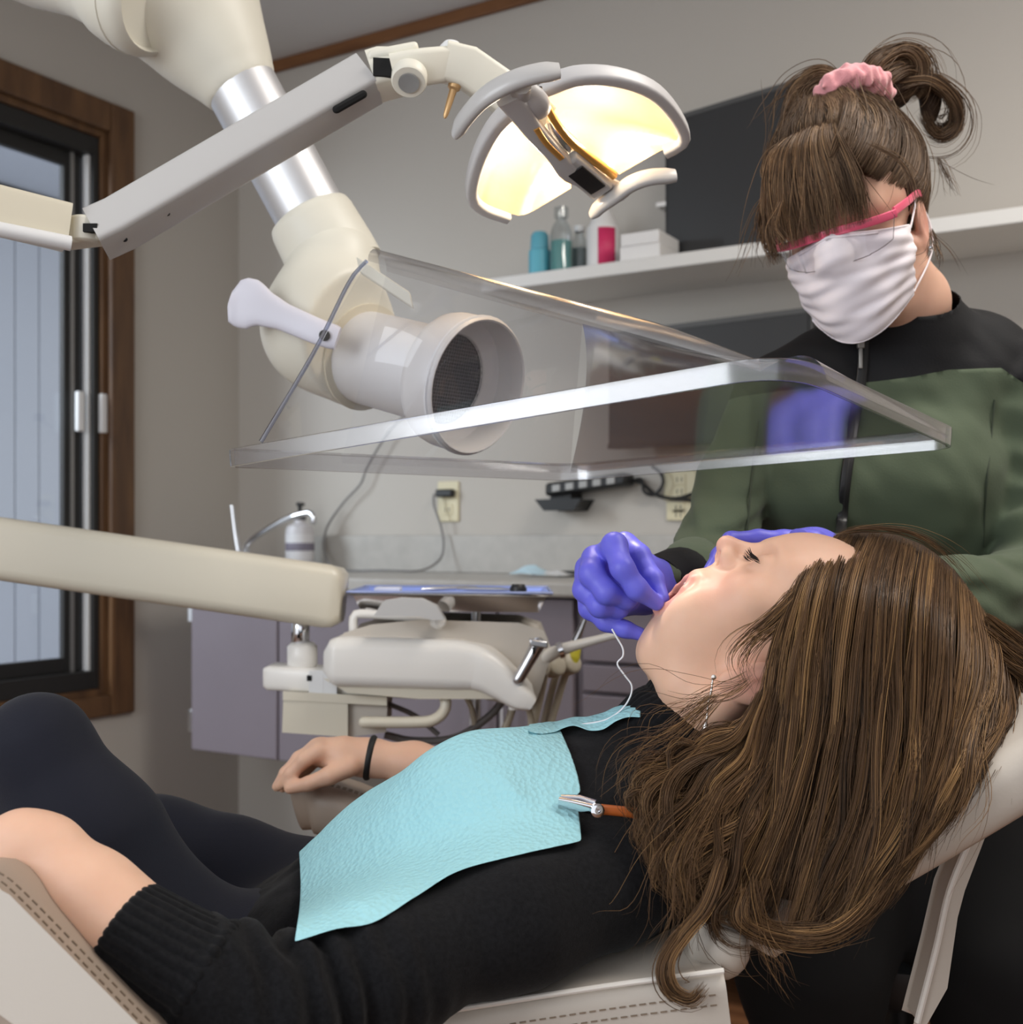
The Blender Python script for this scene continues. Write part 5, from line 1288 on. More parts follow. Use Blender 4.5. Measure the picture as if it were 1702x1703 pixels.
h_leg = [[PJ(1410, 1330, 1.5, 150), PJ(1370, 1480, 1.42, 130), PJ(1350, 1600, 1.36, 112)], [PJ(1590, 1330, 1.5, 150), PJ(1640, 1480, 1.42, 135), PJ(1670, 1600, 1.36, 120)],
         [PJ(1350, 1600, 1.36, 110), PJ(1370, 1900, 1.38, 80), PJ(1370, 2150, 1.38, 60)], [PJ(1670, 1600, 1.36, 118), PJ(1650, 1900, 1.38, 80), PJ(1650, 2150, 1.38, 60)]]
hw1 = Noise3(21, 42); hw2 = Noise3(22, 85)
def f_htorso(p):
    d = chain(p, ht, .04)
    for c in hts: d = smin(d, chain(p, c, .04), .06)
    d = smin(d, ell(p, P(1352, 800, 1.365), (.06, .055, .065)), .05); d = smin(d, ell(p, P(1545, 790, 1.355), (.06, .055, .065)), .05)
    return smin(d, chain(p, hsh, .04), .05)
def f_hlegs(p):
    d = None
    for c in h_leg: q = chain(p, c, .04); d = q if d is None else smin(d, q, .04)
    return d
def f_harms(p): return np.minimum(smin(chain(p, h_ra, .02), chain(p, h_rf, .02), .015), smin(chain(p, h_la, .02), chain(p, h_lf, .02), .015))
h2 = surface_nets(lambda p: smin(smin(f_htorso(p), f_harms(p), .02), f_hlegs(p), .04) + .014, (.1, .98, -.95), (1.0, 1.75, .32), .012)
hb = obj('body', (W(np.concatenate([h1[0], h2[0]])), catnp(h1, h2)[1]), hskin, hyg, smooth=180)
qh = HF.loc(h1[0].astype(np.float32))/hs_; sq = sym(qh)
put_attr(hb, 'lip', np.concatenate([np.clip(.5*np.clip(1-np.linalg.norm(sq-mm(76, -102, -30), axis=1)/.045, 0, 1)+.3*np.clip(1-np.linalg.norm(sq-mm(31, -5, 0), axis=1)/.03, 0, 1), 0, 1), np.zeros(len(h2[0]))]))
put_attr(hb, 'deep', np.zeros(len(qh)+len(h2[0])))
scg = mat('scrub_green', lin(78, 88, 70), .8, spec=.2, bump=(500, .25, .001), sheen=.1)
scb = mat('scrub_black', (.010, .010, .011), .75, spec=.25, bump=(500, .25, .001))
def f_scrub(p):
    arms = f_harms(p) - .004
    fold = .0030*np.sin(p[:, 0]*40 + p[:, 2]*150 + 3*hw1(p))*np.clip((p[:, 0]-.36)/.1, 0, 1)
    fold += .0035*np.sin(p[:, 2]*230 - p[:, 1]*120 + 2*hw1(p))*np.exp(-((p[:, 2]+.02)/.07)**2)*(p[:, 0] < .33)
    arms = arms - fold - .0015*hw2(p)
    d = f_htorso(p) - .0035*hw1(p) - .002*hw2(p)
    d = smin(d, chain(p, [PJ(1510, 505, 1.365, 74), PJ(1508, 545, 1.38, 82), PJ(1500, 600, 1.40, 104)], .02), .025)
    d = smin(d, arms, .010)
    return d
hs1 = surface_nets(f_scrub, (.10, 1.02, -.62), (1.0, 1.66, .34), .0036)
cut_top = HF.out(mm(0, -105, -75))
V_ = hs1[0]; F_ = hs1[1]
_yl = np.interp(V_[:, 0], [.25, .34, .42, .46, .50, .56, .60, .9], [.170, .178, .184, .188, .196, .198, .172, .30])
_m = np.abs(V_[:, 2]-_yl) < .0026
V_[_m, 2] = _yl[_m]
fc_ = V_[F_].mean(1)
pxc = CX_PX + fc_[:, 0]/fc_[:, 1]*F_PX; pyc = HOR_PX - fc_[:, 2]/fc_[:, 1]*F_PX
# open neckline: a slanted plane
nkc = P(1518, 520, 1.375); nkn = unit(P(1522, 470, 1.35)-P(1505, 590, 1.40))
_pd = (V_-nkc) @ nkn; _m = np.abs(_pd-.020) < .0028; V_[_m] -= np.outer(_pd[_m]-.020, nkn); fc_ = V_[F_].mean(1)
keep = ((fc_ - nkc) @ nkn) < .020
F_ = F_[keep]; fc_ = fc_[keep]
# yoke line in the garment's own height; cuffs black
u_ = fc_[:, 0]
yl = np.interp(u_, [.25, .34, .42, .46, .50, .56, .60, .9], [.170, .178, .184, .188, .196, .198, .172, .30])
arm_only = f_harms(fc_.astype(np.float32)) < f_htorso(fc_.astype(np.float32))
isb = (fc_[:, 2] > yl) & ~(arm_only & (u_ > .585)) 
def sub(F, name, m, **k):
    used, inv = np.unique(F, return_inverse=True)
    return obj(name, (W(V_[used]), inv.reshape(F.shape)), m, hyg, smooth=180, **k)
sub(F_[~isb], 'scrub_top', scg, label='olive green scrub top')
sub(F_[isb], 'scrub_yoke', scb, label='black shoulder yoke')
hl1 = surface_nets(lambda p: smin(f_hlegs(p), f_htorso(p) + .02 + np.maximum(p[:, 2]+.30, 0)*.8, .05) - .004 - .003*hw1(p), (.12, .92, -.95), (1.0, 1.75, -.12), .009)
obj('scrub_trousers', (W(hl1[0]), hl1[1]), mat('trouser_black', (.010, .010, .0105), .85, spec=.2), hyg, smooth=180)
obj('black_cuff', toW(tube(spline([P(1135, 963, 1.215), P(1115, 968, 1.18), P(1092, 975, 1.15)], 12), np.array([.033, .034, .0335, .034, .033, .0325, .032, .032, .031, .031, .030, .029]) , 24)), scb, hyg, smooth=80)
# zip
zp = [(1437, 560), (1436, 600), (1430, 650), (1421, 700), (1412, 760), (1404, 820), (1400, 870), (1398, 900)]
def on_scrub(x, y, off=.003):
    ds = np.arange(1.2, 1.6, .002); pts = np.stack([(x-CX_PX)/F_PX*ds, ds, (HOR_PX-y)/F_PX*ds], -1).astype(np.float32)
    v = f_scrub(pts); j = int(np.argmax(v < 0)); return ds[j]-off if v[j] < 0 else 1.34
zl = spline([P(x, y, on_scrub(x, y)) for x, y in zp], 40)
for _ in range(4): zl[1:-1] = (zl[:-2]+zl[1:-1]*2+zl[2:])/4
zo = obj('zip', toW(sweep(zl, rrect(.006, .0030, .0012, 2), (1, 0, 0))), mat('zip_black', (.008, .008, .009), .4), hyg, smooth=60)
obj('zip_coil', toW(tube(zl - np.array([0, .002, 0]), .0016, 6)), M['dark_rubber'], zo)
zt = P(1432, 562, on_scrub(1434, 575)-.006); zb2 = P(1432, 614, on_scrub(1432, 610)-.006)
obj('zip_pull', toW(cat(obox(zt + (0, 0, -.004), (.004, 0, 0), (0, .003, 0), (0, 0, .008)), obox(lerp(zt, zb2, .6), (.0022, 0, 0), (0, .0012, 0), (zb2-zt)*.38))), M['alu'], zo, bevel=.001)
for pts in ([(1655, 665), (1650, 720), (1643, 790), (1638, 860), (1636, 910)], [(1262, 700), (1252, 780), (1246, 850), (1243, 890)]):
    sl_ = spline([P(x, y, on_scrub(x, y, .0015)) for x, y in pts], 24)
    obj('seam', toW(tube(sl_, .0012, 6)), mat('seam_green', lin(52, 60, 46), .8), hyg)

# --- mask
maskm = mat('mask_fabric', lin(236, 228, 232), .85, spec=.2, bump=(700, .15, .0006))
def hull(q):
    s = sym(q)
    d = ell(q, mm(0, -52, -52), mm(66, 62, 66))
    d = smin(d, ell(q, mm(0, -20, -100), mm(30, 24, 26)), .03)
    d = smin(d, rcone(q, mm(0, 4, 2), mm(0, 17, -24), .006, .009), .03)
    d = smin(d, ell(q, mm(0, -3, -66), mm(26, 14, 18)), .02)
    return smin(d, head_field(q, False), .03) - .0022
nu, nv = 61, 54
G = np.zeros((nv, nu, 3))
for i in range(nv):
    t = i/(nv-1)
    for j in range(nu):
        a = (j/(nu-1)*2-1)
        ang = a*math.radians(76 - 10*t)
        u0 = -.004 - .014*abs(a)**1.3 + .010*(1-abs(a))**3
        u = (u0*(1-t) + (-.122 + .030*abs(a)**1.5)*t)
        dirv = np.array([math.sin(ang), math.cos(ang), -.25*t**2]); dirv /= np.linalg.norm(dirv)
        o_ = np.array([0, -.062, u + .25*.06*t**2])
        rs = np.linspace(.02, .12, 160); pts = (o_ + rs[:, None]*dirv).astype(np.float32)
        v = hull(pts); k = np.where(v < 0)[0]; k = k[-1] if len(k) else 80
        r_ = rs[k] + .0009*math.sin(t*40 + 3*math.sin(a*3)) + .003*max(0, math.sin(t*3*math.pi*2))**3*(1-abs(a))**.5 + .002*math.sin(a*9+t*14)*t*(1-t)*4
        G[i, j] = o_ + dirv*r_
for _ in range(4): G[1:-1, 1:-1] = (G[:-2, 1:-1]+G[2:, 1:-1]+G[1:-1, :-2]+G[1:-1, 2:]+G[1:-1, 1:-1]*4)/8
mg = HF.out(G*hs_)
mk = obj('face_mask', toW(grid(mg)), maskm, hyg, smooth=180, solid=.0014, label='white pleated face mask')
obj('nose_wire', toW(tube(np.array([mg[1, j] + HF.A[1]*.0012 for j in range(16, 46)]), .0016, 6)), maskm, mk)
for i in (0, nv-1): obj('hem', toW(tube(mg[i], .0013, 6)), maskm, mk)
earp = lambda *a: HF.out(mm(*a)*hs_)
obj('ear_loop', toW(tube(spline([mg[2, -1], earp(74, -70, -8), earp(76, -92, 6), earp(72, -116, 0)], 20), .0011, 6)), maskm, mk)
obj('ear_loop', toW(tube(spline([mg[-3, -1], earp(74, -80, -70), earp(79, -104, -52), earp(78, -116, -26), earp(72, -116, -4)], 20), .0011, 6)), maskm, mk)
obj('ear_loop', toW(tube(spline([mg[2, 0], earp(-74, -70, -8), earp(-78, -96, 16)], 20), .0011, 6)), maskm, mk)
# --- glasses
pink = mat('glasses_pink', lin(226, 92, 122), .3, coat=.3)
gl = lambda x, f, u: HF.out(mm(x, f, u)*hs_)
brow = [gl(x, 21 - .0066*x*x, 5 + 1.5*math.cos(x/20)) for x in np.linspace(-68, 68, 40)]
go = obj('safety_glasses', toW(sweep(np.array(brow), rrect(.0046, .0022, .0015, 2), Uv)), pink, hyg, smooth=60, label='pink framed clear safety glasses')
obj('temple', toW(sweep(spline([gl(67, -9, 6), gl(75, -40, 8), gl(79, -85, 9), gl(78, -110, 4)], 16), rrect(.0052, .0016, .0012, 2), Uv, np.linspace(.9, .75, 16))), pink, go, smooth=60)
obj('temple', toW(sweep(spline([gl(-67, -9, 6), gl(-75, -40, 8), gl(-79, -85, 9)], 16), rrect(.0052, .0016, .0012, 2), Uv, np.linspace(1.15, .75, 16))), pink, go, smooth=60)
lens_m = clear_mat('lens_clear', (.95, .94, .95), .03, .06, .8, 2.5)
for s in (-1, 1):
    X = np.linspace(5, 67, 20)*s
    LG = np.array([[gl(x*(1-.10*t*(1 if abs(x) > 40 else 0)), 22 - .0062*x*x + 3*t, 3 - 33*t*(1 - .25*(abs(x)/67)**4)) for x in X] for t in np.linspace(0, 1, 12)])
    lo_ = obj('lens', toW(grid(LG)), lens_m, go, smooth=180)
    edge = np.concatenate([LG[:, 0], LG[-1, 1:], LG[::-1, -1][1:]])
    obj('lens_edge', toW(tube(edge, .0006, 6)), clear_mat('lens_edge_clear', (.72, .7, .72), .1, .2, .8, 1.5), lo_)
obj('nose_bridge', toW(tube(spline([gl(-8, 22, -2), gl(0, 26, 0), gl(8, 22, -2)], 10), .0018, 8)), clear_mat('bridge_clear', (.9, .88, .89), .1, .2, .8, 1.5), go)
obj('stud_earring', toW(lathe(earp(76, -92, -56), HF.A[0], [(.001, 0), (.0032, .0005), (.0028, .003), (.001, .004)], 12)), M['chrome'], hyg)

# --- gloves
glm = mat('nitrile_blue', lin(106, 104, 214), .42, spec=.4, sss=.06, bump=(60, .15, .003))
gw = Noise3(31, 130)
def glove(name, palms, fingers, kf=.006, kp=.010, res=.0016, label=None):
    def f(p):
        d = None
        for c in palms: q = chain(p, c, .02); d = q if d is None else smin(d, q, .025)
        fd = None
        for c in fingers:
            q = chain(p, c, kf); fd = q if fd is None else smin(fd, q, .0022)
        d = smin(d, fd, kp)
        return d - .0007*gw(p)
    al = np.array([j[:3] for c in palms+fingers for j in c]); rm = max(j[3] for c in palms+fingers for j in c) + .01
    g = surface_nets(f, al.min(0)-rm, al.max(0)+rm, res)
    return obj(name, (W(g[0]), g[1]), glm, hyg, smooth=180, label=label), f
# right hand pinching the floss at the mouth
rg, _f = glove('glove', [[PJ(1128, 968, 1.20, 30), PJ(1085, 968, 1.145, 33), PJ(1052, 955, 1.115, 38), PJ(1022, 935, 1.09, 32)], [PJ(1070, 985, 1.12, 34), PJ(1020, 985, 1.085, 36), PJ(995, 965, 1.08, 28)]],
   [[PJ(1012, 925, 1.07, 27), PJ(1022, 908, 1.045, 21), PJ(1036, 945, 1.025, 19), PJ(1060, 980, 1.025, 17), PJ(1092, 1003, 1.035, 12.5)],       # index, bent over
    [PJ(1040, 905, 1.09, 22), PJ(1062, 925, 1.075, 19), PJ(1088, 965, 1.055, 16), PJ(1102, 995, 1.042, 12)],                                     # thumb side behind
    [PJ(990, 930, 1.07, 24), PJ(985, 955, 1.045, 21), PJ(1010, 985, 1.035, 19), PJ(1042, 996, 1.045, 16), PJ(1060, 990, 1.06, 13)],              # middle
    [PJ(978, 945, 1.08, 22), PJ(975, 980, 1.06, 20), PJ(998, 1008, 1.048, 18), PJ(1030, 1012, 1.055, 15), PJ(1048, 1004, 1.07, 12)],             # ring
    [PJ(975, 975, 1.09, 20), PJ(982, 1012, 1.075, 17), PJ(1008, 1034, 1.065, 15), PJ(1040, 1046, 1.06, 13), PJ(1064, 1054, 1.06, 11)]],          # little finger under the chin
   label='blue gloved right hand pinching floss at the mouth')
lg, _f = glove('glove', [[PJ(1400, 930, 1.19, 34), PJ(1355, 918, 1.18, 34), PJ(1310, 915, 1.17, 32)]],
   [[PJ(1352, 902, 1.155, 22), PJ(1305, 897, 1.15, 15), PJ(1262, 896, 1.148, 14.5), PJ(1216, 898, 1.142, 13.5), PJ(1196, 925, 1.125, 13), PJ(1180, 950, 1.105, 11)],
    [PJ(1340, 910, 1.17, 20), PJ(1296, 902, 1.175, 15), PJ(1240, 900, 1.17, 14), PJ(1206, 915, 1.155, 13), PJ(1190, 945, 1.135, 11)],
    [PJ(1335, 920, 1.185, 20), PJ(1290, 915, 1.195, 15), PJ(1240, 925, 1.19, 14), PJ(1212, 950, 1.175, 12)],
    [PJ(1330, 932, 1.195, 18), PJ(1290, 935, 1.205, 13), PJ(1250, 950, 1.2, 12)],
    [PJ(1345, 905, 1.15, 19), PJ(1328, 896, 1.12, 15), PJ(1330, 900, 1.10, 12)]],
   label='blue gloved left hand resting on the far cheek')

# --- hair: swept up, with a fringe and a bun in a pink scrunchie
hhair = hair_mat('hygienist_hair', lin(52, 40, 31), lin(106, 83, 63), lin(164, 134, 102), .45)
def f_cap(p):
    q = HF.loc(p)/hs_
    d = ell(q, mm(0, -92, 36), mm(82, 101, 93))
    d = smax(d, (q[:, 1]*.9 - (q[:, 2]-.085)*.75) - (-.004), .012)        # keep behind the hairline
    d = smax(d, -(q[:, 2] + .055 + (q[:, 1]+.1)*.25), .01)
    d = smax(d, -ell(sym(q), mm(80, -98, -34), mm(20, 30, 40)), .006)
    return d
cap2 = surface_nets(f_cap, HO + (-.16, -.12, -.14), HO + (.22, .28, .22), .0035)
bun_c = P(1500, 165, 1.36)
b_cap = surface_nets(lambda p: smin(ell(p, P(1448, 155, 1.355), (.040, .022, .026)), smin(ell(p, P(1490, 128, 1.365), (.028, .018, .022)), ell(p, P(1548, 175, 1.375), (.012, .012, .022)), .03), .03) - .003*hw2(p), P(1452, 150, 1.34)-(.09, .09, .09), P(1500, 150, 1.36)+(.12, .1, .09), .004)
hh = obj('hair', (W(np.concatenate([cap2[0], b_cap[0]])), catnp(cap2, b_cap)[1]), backm, hyg, smooth=180, label='brown hair with a fringe, pinned up in a bun')
def G_(rows): return [[tuple(HF.px(mm(*p)*hs_)) for p in g] for g in rows]
fringe = []
for x in np.linspace(-66, 46, 10):
    e = -.0042*x*x
    fringe.append([(x*.42+2, -58, 112), (x*.5+2, -34, 121 - .002*x*x), (x*.72, 4 + e*.35, 106), (x*.92, 21 + e*.8, 74), (x*1.02, 26 + e, 42), (x*1.05 - 2, 28 + e, 2 + .10*(x+66)*.4)])
grow('fringe', G_(fringe), 1700, .00042, hh, hhair, dz=.002, seed=11, jit=5, depth=(-.003, .003), wave=(4, .8), clump=60, cut=(.74, 1.06), k=18, stray=.08)
# temples and sides swept up and back to the knot
side = [[(22, 16, 84), (36, -6, 108), (40, -48, 132), (24, -96, 144)], [(46, 6, 62), (62, -28, 88), (58, -70, 112), (30, -100, 138)], [(58, -18, 40), (76, -50, 62), (74, -86, 96), (38, -110, 138)], [(66, -42, 22), (83, -75, 40), (82, -108, 76), (44, -122, 134)],
        [(72, -70, 22), (86, -100, 30), (84, -135, 66), (48, -138, 128)], [(74, -118, -18), (84, -140, 10), (78, -165, 55), (44, -150, 124)], [(60, -150, -40), (70, -172, 0), (62, -186, 55), (34, -165, 120)], [(40, -170, -50), (44, -190, 0), (38, -196, 60), (20, -170, 120)]]
side = [[tuple(np.array((0, -90, 30)) + .86*(np.array(g[0])-(0, -90, 30)))] + g for g in side]
grow('hair_strands', G_(side), 2000, .00042, hh, hhair, dz=.002, seed=12, jit=4, depth=(-.004, .005), wave=(4, .9), clump=40, cut=(.9, 1.05), k=18, stray=.04, start=.22)
topg = [[(x*.8, -8 - .002*x*x, 96), (x*.85, -28, 121), (x*.75, -62, 134), (x*.35, -96, 146)] for x in np.linspace(-74, 62, 9)]
topg = [[(x*.8, -16 - .0035*x*x, 100 - .004*x*x), (x*.92, -28 - .002*x*x, 123 - .006*x*x), (x*.8, -60, 137 - .005*x*x), (x*.35, -96, 148)] for x in np.linspace(-78, 64, 9)]
grow('hair_strands', G_(topg), 2200, .00042, hh, hhair, dz=.002, seed=13, jit=5, depth=(-.005, .004), wave=(4, .8), clump=40, cut=(.9, 1.05), k=18, stray=.04)
sideL = [[(-58, -4, 60), (-72, -16, 40), (-78, -26, 14), (-80, -30, -14)], [(-66, -14, 70), (-82, -30, 44), (-88, -40, 10), (-86, -44, -20)]]
grow('hair_strands', G_(sideL), 420, .00036, hh, hhair, seed=14, jit=8, depth=(-.006, .01), wave=(6, 1.2), clump=16, cut=(.6, 1.05), k=16, stray=.12)
# the knot: loose loops of hair
B1 = [[(1440, 160, 1.33), (1468, 110, 1.325), (1508, 86, 1.335), (1532, 108, 1.345), (1520, 150, 1.345), (1490, 165, 1.34)],
      [(1425, 140, 1.335), (1450, 95, 1.335), (1500, 80, 1.345), (1536, 98, 1.355), (1534, 140, 1.355)],
      [(1460, 165, 1.33), (1490, 130, 1.32), (1520, 118, 1.33), (1545, 140, 1.34), (1530, 170, 1.345)]]
B2 = [[(1500, 150, 1.34), (1545, 140, 1.345), (1584, 172, 1.36), (1588, 212, 1.37), (1560, 228, 1.365), (1540, 205, 1.36), (1530, 175, 1.355)],
      [(1490, 130, 1.345), (1550, 128, 1.35), (1592, 165, 1.365), (1594, 208, 1.375), (1572, 230, 1.37), (1545, 222, 1.365)]]
B3 = [[(1400, 145, 1.335), (1365, 125, 1.335), (1332, 150, 1.34), (1318, 190, 1.34), (1316, 225, 1.335)], [(1410, 135, 1.345), (1370, 112, 1.35), (1330, 140, 1.355), (1312, 185, 1.355), (1310, 215, 1.35)], [(1390, 165, 1.325), (1360, 155, 1.32), (1335, 185, 1.325), (1325, 215, 1.325)]]
for s_, (g, n) in enumerate(((B1, 900), (B2, 800), (B3, 700))):
    grow('bun_loop', g, n, .00042, hh, hhair, seed=20+s_, jit=6, depth=(-.012, .014), wave=(4, 1), clump=20, cut=(.85, 1.0), k=26, stray=.06)
HW = [[(1560, 260, 1.36), (1580, 300, 1.36), (1590, 330, 1.36)], [(1300, 330, 1.25), (1290, 380, 1.245), (1310, 420, 1.24)], [(1440, 235, 1.215), (1500, 270, 1.21), (1525, 330, 1.21), (1520, 395, 1.22)], [(1548, 380, 1.27), (1560, 420, 1.27), (1555, 450, 1.27)]]
for s_, g in enumerate(HW): grow('hair_wisps', [g], 22, .0003, hh, hhair, seed=40+s_, jit=7, depth=(-.006, .012), wave=(5, 1), clump=6, cut=(.6, 1.05), k=14, stray=.2)
# scrunchie: a ruffled ring
sg = Noise3(44, 420)
sc_c = [P(x, y, d) for x, y, d in ((1372, 158, 1.315), (1385, 142, 1.305), (1410, 130, 1.30), (1438, 128, 1.30), (1460, 138, 1.31), (1470, 155, 1.325))]
def f_scr(p):
    d = chain(p, [(*c, .0125) for c in sc_c], .006)
    return d - .0042*sg(p)
scv = surface_nets(f_scr, np.min(sc_c, 0)-.03, np.max(sc_c, 0)+.03, .0013)
obj('scrunchie', (W(scv[0]), scv[1]), mat('scrunchie_pink', lin(222, 150, 154), .9, sheen=.5, bump=(900, .5, .002)), hyg, smooth=180, label='fluffy pink scrunchie')
# stool under her
st_ = PW(1500, 1400, 1.55); st_[2] = 0
stz = .95 + (900-1470)/F_PX*1.5
stool = thing('stool', 'black round stool under the seated hygienist', 'stool', st_)
obj('seat', lathe(st_ + (0, 0, stz-.12), (0, 0, 1), [(.001, 0), (.17, 0), (.185, .02), (.185, .05), (.165, .07), (.001, .075)], 36), M['black_plastic'], stool)
obj('column', lathe(st_ + (0, 0, .06), (0, 0, 1), [(.001, 0), (.028, 0), (.028, stz-.19), (.001, stz-.18)], 20), M['black_plastic'], stool)
for k in range(5):
    a = k*2*math.pi/5
    l = obj('leg', tube([st_ + (0, 0, .08), st_ + (.13*math.cos(a), .13*math.sin(a), .07), st_ + (.26*math.cos(a), .26*math.sin(a), .055)], [.022, .018, .014], 10, round_ends=True), M['black_plastic'], stool)
    obj('caster', lathe(st_ + (.26*math.cos(a) , .26*math.sin(a)-.012, .027), (0, 1, 0), [(.001, 0), (.024, 0), (.027, .005), (.027, .019), (.024, .024), (.001, .024)], 16), M['dark_rubber'], l)
# ------------------------------------------------------------------ paper bib, its clip, and the floss
bibm = mat('bib_paper', lin(160, 212, 220), .8)
nt = bibm.node_tree; b_ = nt.nodes['Principled BSDF']
tcn = nt.nodes.new('ShaderNodeTexCoord'); vo = nt.nodes.new('ShaderNodeTexVoronoi'); vo.inputs['Scale'].default_value = 230
nt.links.new(tcn.outputs['Object'], vo.inputs['Vector'])
bp = nt.nodes.new('ShaderNodeBump'); bp.inputs['Strength'].default_value = .55; bp.inputs['Distance'].default_value = .0022
nt.links.new(vo.outputs['Distance'], bp.inputs['Height']); nt.links.new(bp.outputs['Normal'], b_.inputs['Normal'])
def f_both(p): return np.minimum(f_sweater(p), chain(p, n_up, .03))
# rows of the sheet: from the near edge over the chest to the crest, then down the far side
near_e = spline([(489, 1567), (560, 1545), (620, 1535), (690, 1493), (760, 1450), (850, 1425), (968, 1399)], 40)
crest = spline([(497, 1440), (530, 1400), (600, 1345), (700, 1278), (800, 1232), (880, 1206), (926, 1216)], 40)
def top_of(x, y0):
    ds_ = np.arange(.8, 1.25, .006)
    for y in np.arange(y0-70, y0+80, 2.0):
        pts = np.stack([(x-CX_PX)/F_PX*ds_, ds_, (HOR_PX-y)/F_PX*ds_], -1).astype(np.float32)
        if (f_both(pts) < .004).any(): return y
    return y0
for k in range(40): crest[k, 1] = top_of(crest[k, 0], crest[k, 1])
for _ in range(3): crest[1:-1, 1] = (crest[:-2, 1]+2*crest[1:-1, 1]+crest[2:, 1])/4
rows = []
for t in np.linspace(0, 1, 30):
    row = []
    for k in range(40):
        x, y = near_e[k]*(1-t) + crest[k]*t
        # bulge outwards in the middle
        if k < 3: x += (3-k)*2*math.sin(math.pi*t)
        if k > 32: x += (k-32)**2*.35*math.sin(math.pi*t)*(1 if t > .4 else .5)
        row.append((x, y))
    rows.append(row)
px_ = np.array(rows)
ds = np.arange(.78, 1.16, .003)
D_ = np.full(px_.shape[:2], np.nan)
for i in range(30):
    for k in range(40):
        pts = np.stack([(px_[i, k, 0]-CX_PX)/F_PX*ds, ds, (HOR_PX-px_[i, k, 1])/F_PX*ds], -1).astype(np.float32)
        v = f_both(pts) - .006
        j = int(np.argmax(v < 0))
        D_[i, k] = ds[j] if v[j] < 0 else np.nan
for k in range(40):
    col = D_[:, k]; ok = ~np.isnan(col)
    if ok.sum() < 2: D_[:, k] = np.interp(np.arange(30), [0, 29], [.92, 1.06]); continue
    D_[:, k] = np.interp(np.arange(30), np.where(ok)[0], col[ok])
    miss = np.where(~ok)[0]
    for i in miss:
        if i > np.where(ok)[0].max(): D_[i, k] = col[ok][-1] + .004*(i-np.where(ok)[0].max())
# a sheet spans hollows: smooth it and never let it sink
for _ in range(30):
    S_ = D_.copy()
    S_[1:-1] = (D_[:-2] + D_[1:-1]*2 + D_[2:])/4; S_[:, 1:-1] = (S_[:, :-2] + S_[:, 1:-1]*2 + S_[:, 2:])/4
    D_ = np.minimum(S_, D_ + .0002)
G = np.stack([(px_[..., 0]-CX_PX)/F_PX*D_, D_, (HOR_PX-px_[..., 1])/F_PX*D_], -1)
extra = [G[-1] + np.array([0, .018*k, -.0035*k*k - .001*k]) for k in range(1, 7)]
G = np.concatenate([G, np.array(extra)])
uu = np.linspace(0, 1, 40)[None]; vv = np.linspace(0, 1, len(G))[:, None]
fold = .0030*np.exp(-((uu-.40)/.012)**2) + .0010*np.exp(-((vv-.62)/.012)**2)*(uu < .55) + .0035*np.exp(-((uu-.80-.25*(.45-vv))/.03)**2)*np.exp(-((vv-.42)/.12)**2)
G[..., 1] -= fold; G[..., 2] += fold*.5
bib = obj('paper_bib', toW(grid(G)), bibm, smooth=180, solid=.0006, sub=1)
tag(bib, 'light turquoise paper bib draped over the patient\'s chest', 'bib')
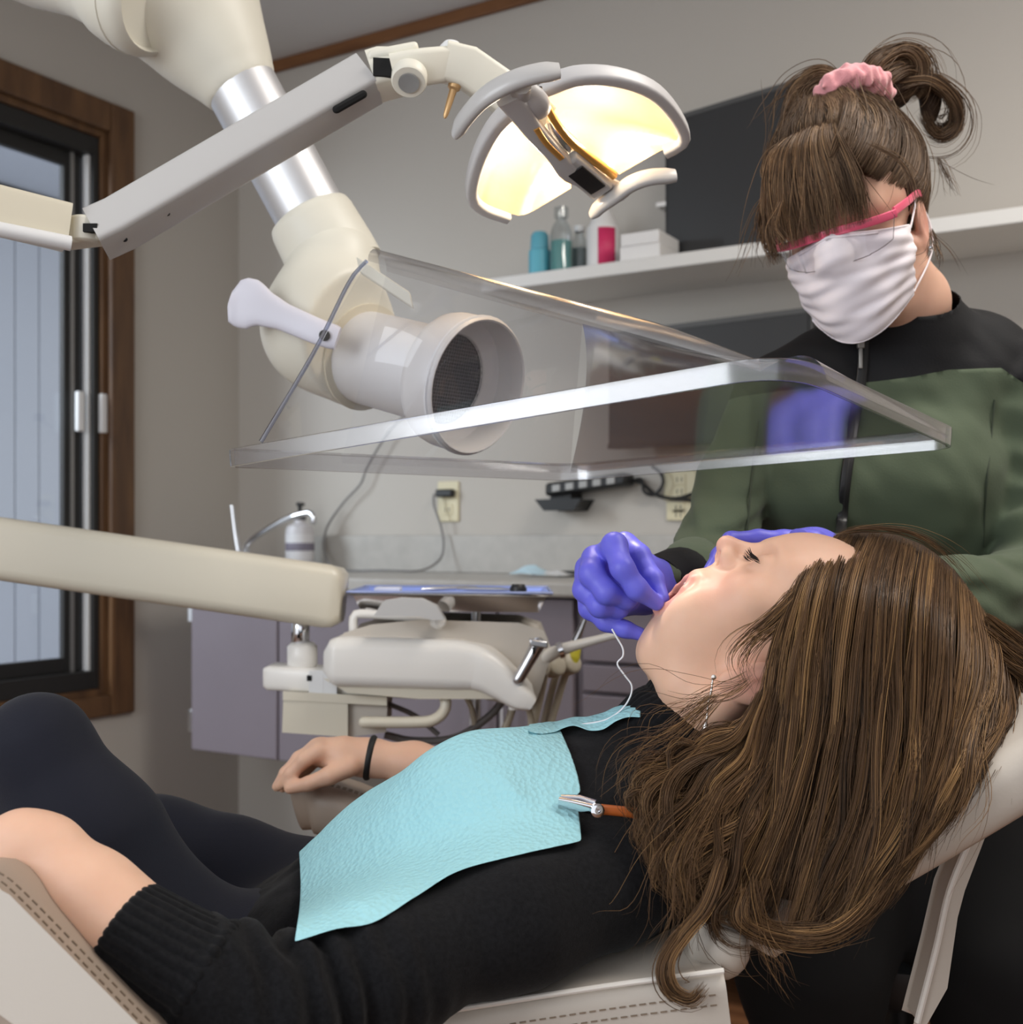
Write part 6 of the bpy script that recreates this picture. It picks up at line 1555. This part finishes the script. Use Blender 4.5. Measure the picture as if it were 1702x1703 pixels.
# far corner strip, lifted at the neck
xs_ = np.linspace(880, 1066, 26); tops = np.array([top_of(x, 1195) for x in xs_])
q1 = np.zeros((9, 26, 3))
for k, x in enumerate(xs_):
    for i_, t in enumerate(np.linspace(0, 1, 9)):
        y = tops[k] - 1 + t*(12 + 18*k/25 + 5*math.sin(k*.5))
        pts = np.stack([(x-CX_PX)/F_PX*ds, ds, (HOR_PX-y)/F_PX*ds], -1).astype(np.float32); v = f_both(pts)-.005; jj = int(np.argmax(v < 0))
        q1[i_, k] = (x, y, ds[jj]-.003 if v[jj] < 0 else 1.07)
for _ in range(12):
    z_ = q1[..., 2].copy(); z_[1:-1] = (q1[:-2, :, 2]+2*q1[1:-1, :, 2]+q1[2:, :, 2])/4; z_[:, 1:-1] = (z_[:, :-2]+2*z_[:, 1:-1]+z_[:, 2:])/4
    q1[..., 2] = np.minimum(z_, q1[..., 2]+.0003)
obj('folded_corner', toW(grid(P3(q1))), bibm, bib, smooth=180, solid=.0006, sub=1)
clip_d = D_[11, 36] - .008
cl = thing('bib_clip', 'silver alligator clip on an orange cord holding the bib', 'clip', PW(960, 1338, clip_d))
a0, a1 = P(930, 1332, clip_d), P(1000, 1349, clip_d-.01)
obj('jaw', toW(sweep(np.array([a0, lerp(a0, a1, .3), a1]), rrect(.0042, .0022, .0015, 2), (0, -.3, 1), np.array([[.8, .9], [1, 1], [1.05, 1]]))), M['chrome'], cl, smooth=40)
obj('jaw', toW(sweep(np.array([a0 + (.002, .003, .001), lerp(a0, a1, .5) + (0, .006, .004), a1 + (-.004, .006, .004)]), rrect(.0035, .0018, .001, 2), (0, -.3, 1))), M['steel'], cl, smooth=40)
obj('rivet', toW(lathe(P(994, 1348, clip_d-.0125), (.2, -1, .1), [(.0055, -.004), (.0055, .001), (.004, .0018), (.0022, .0018), (.0018, -.001)], 20)), M['chrome'], cl)
obj('cord', toW(tube(spline([P(1000, 1346, clip_d-.006), P(1040, 1350, clip_d-.002), P(1085, 1356, clip_d+.0), P(1130, 1345, .905), P(1180, 1320, .93)], 24), .0042, 10, round_ends=True)), mat('orange_cord', lin(186, 96, 40), .55), cl, smooth=80)
fl = [P(1092, 1004, 1.035), P(1060, 1000, 1.03), P(1045, 996, 1.03), P(1018, 1046, 1.03), P(1026, 1060, 1.03), P(1036, 1078, 1.03), P(1036, 1092, 1.03), P(1027, 1104, 1.03), P(1040, 1124, 1.03), P(1051, 1140, 1.03), P(1048, 1160, 1.03), P(1032, 1182, 1.03), P(1005, 1198, 1.03), P(960, 1206, 1.03)]
o = obj('dental_floss', toW(tube(spline(fl[3:], 60), .0008, 6)), mat('floss_white', lin(236, 236, 240), .5), smooth=180)
tag(o, 'thin white floss hanging in a curve from the blue gloved hand', 'floss')
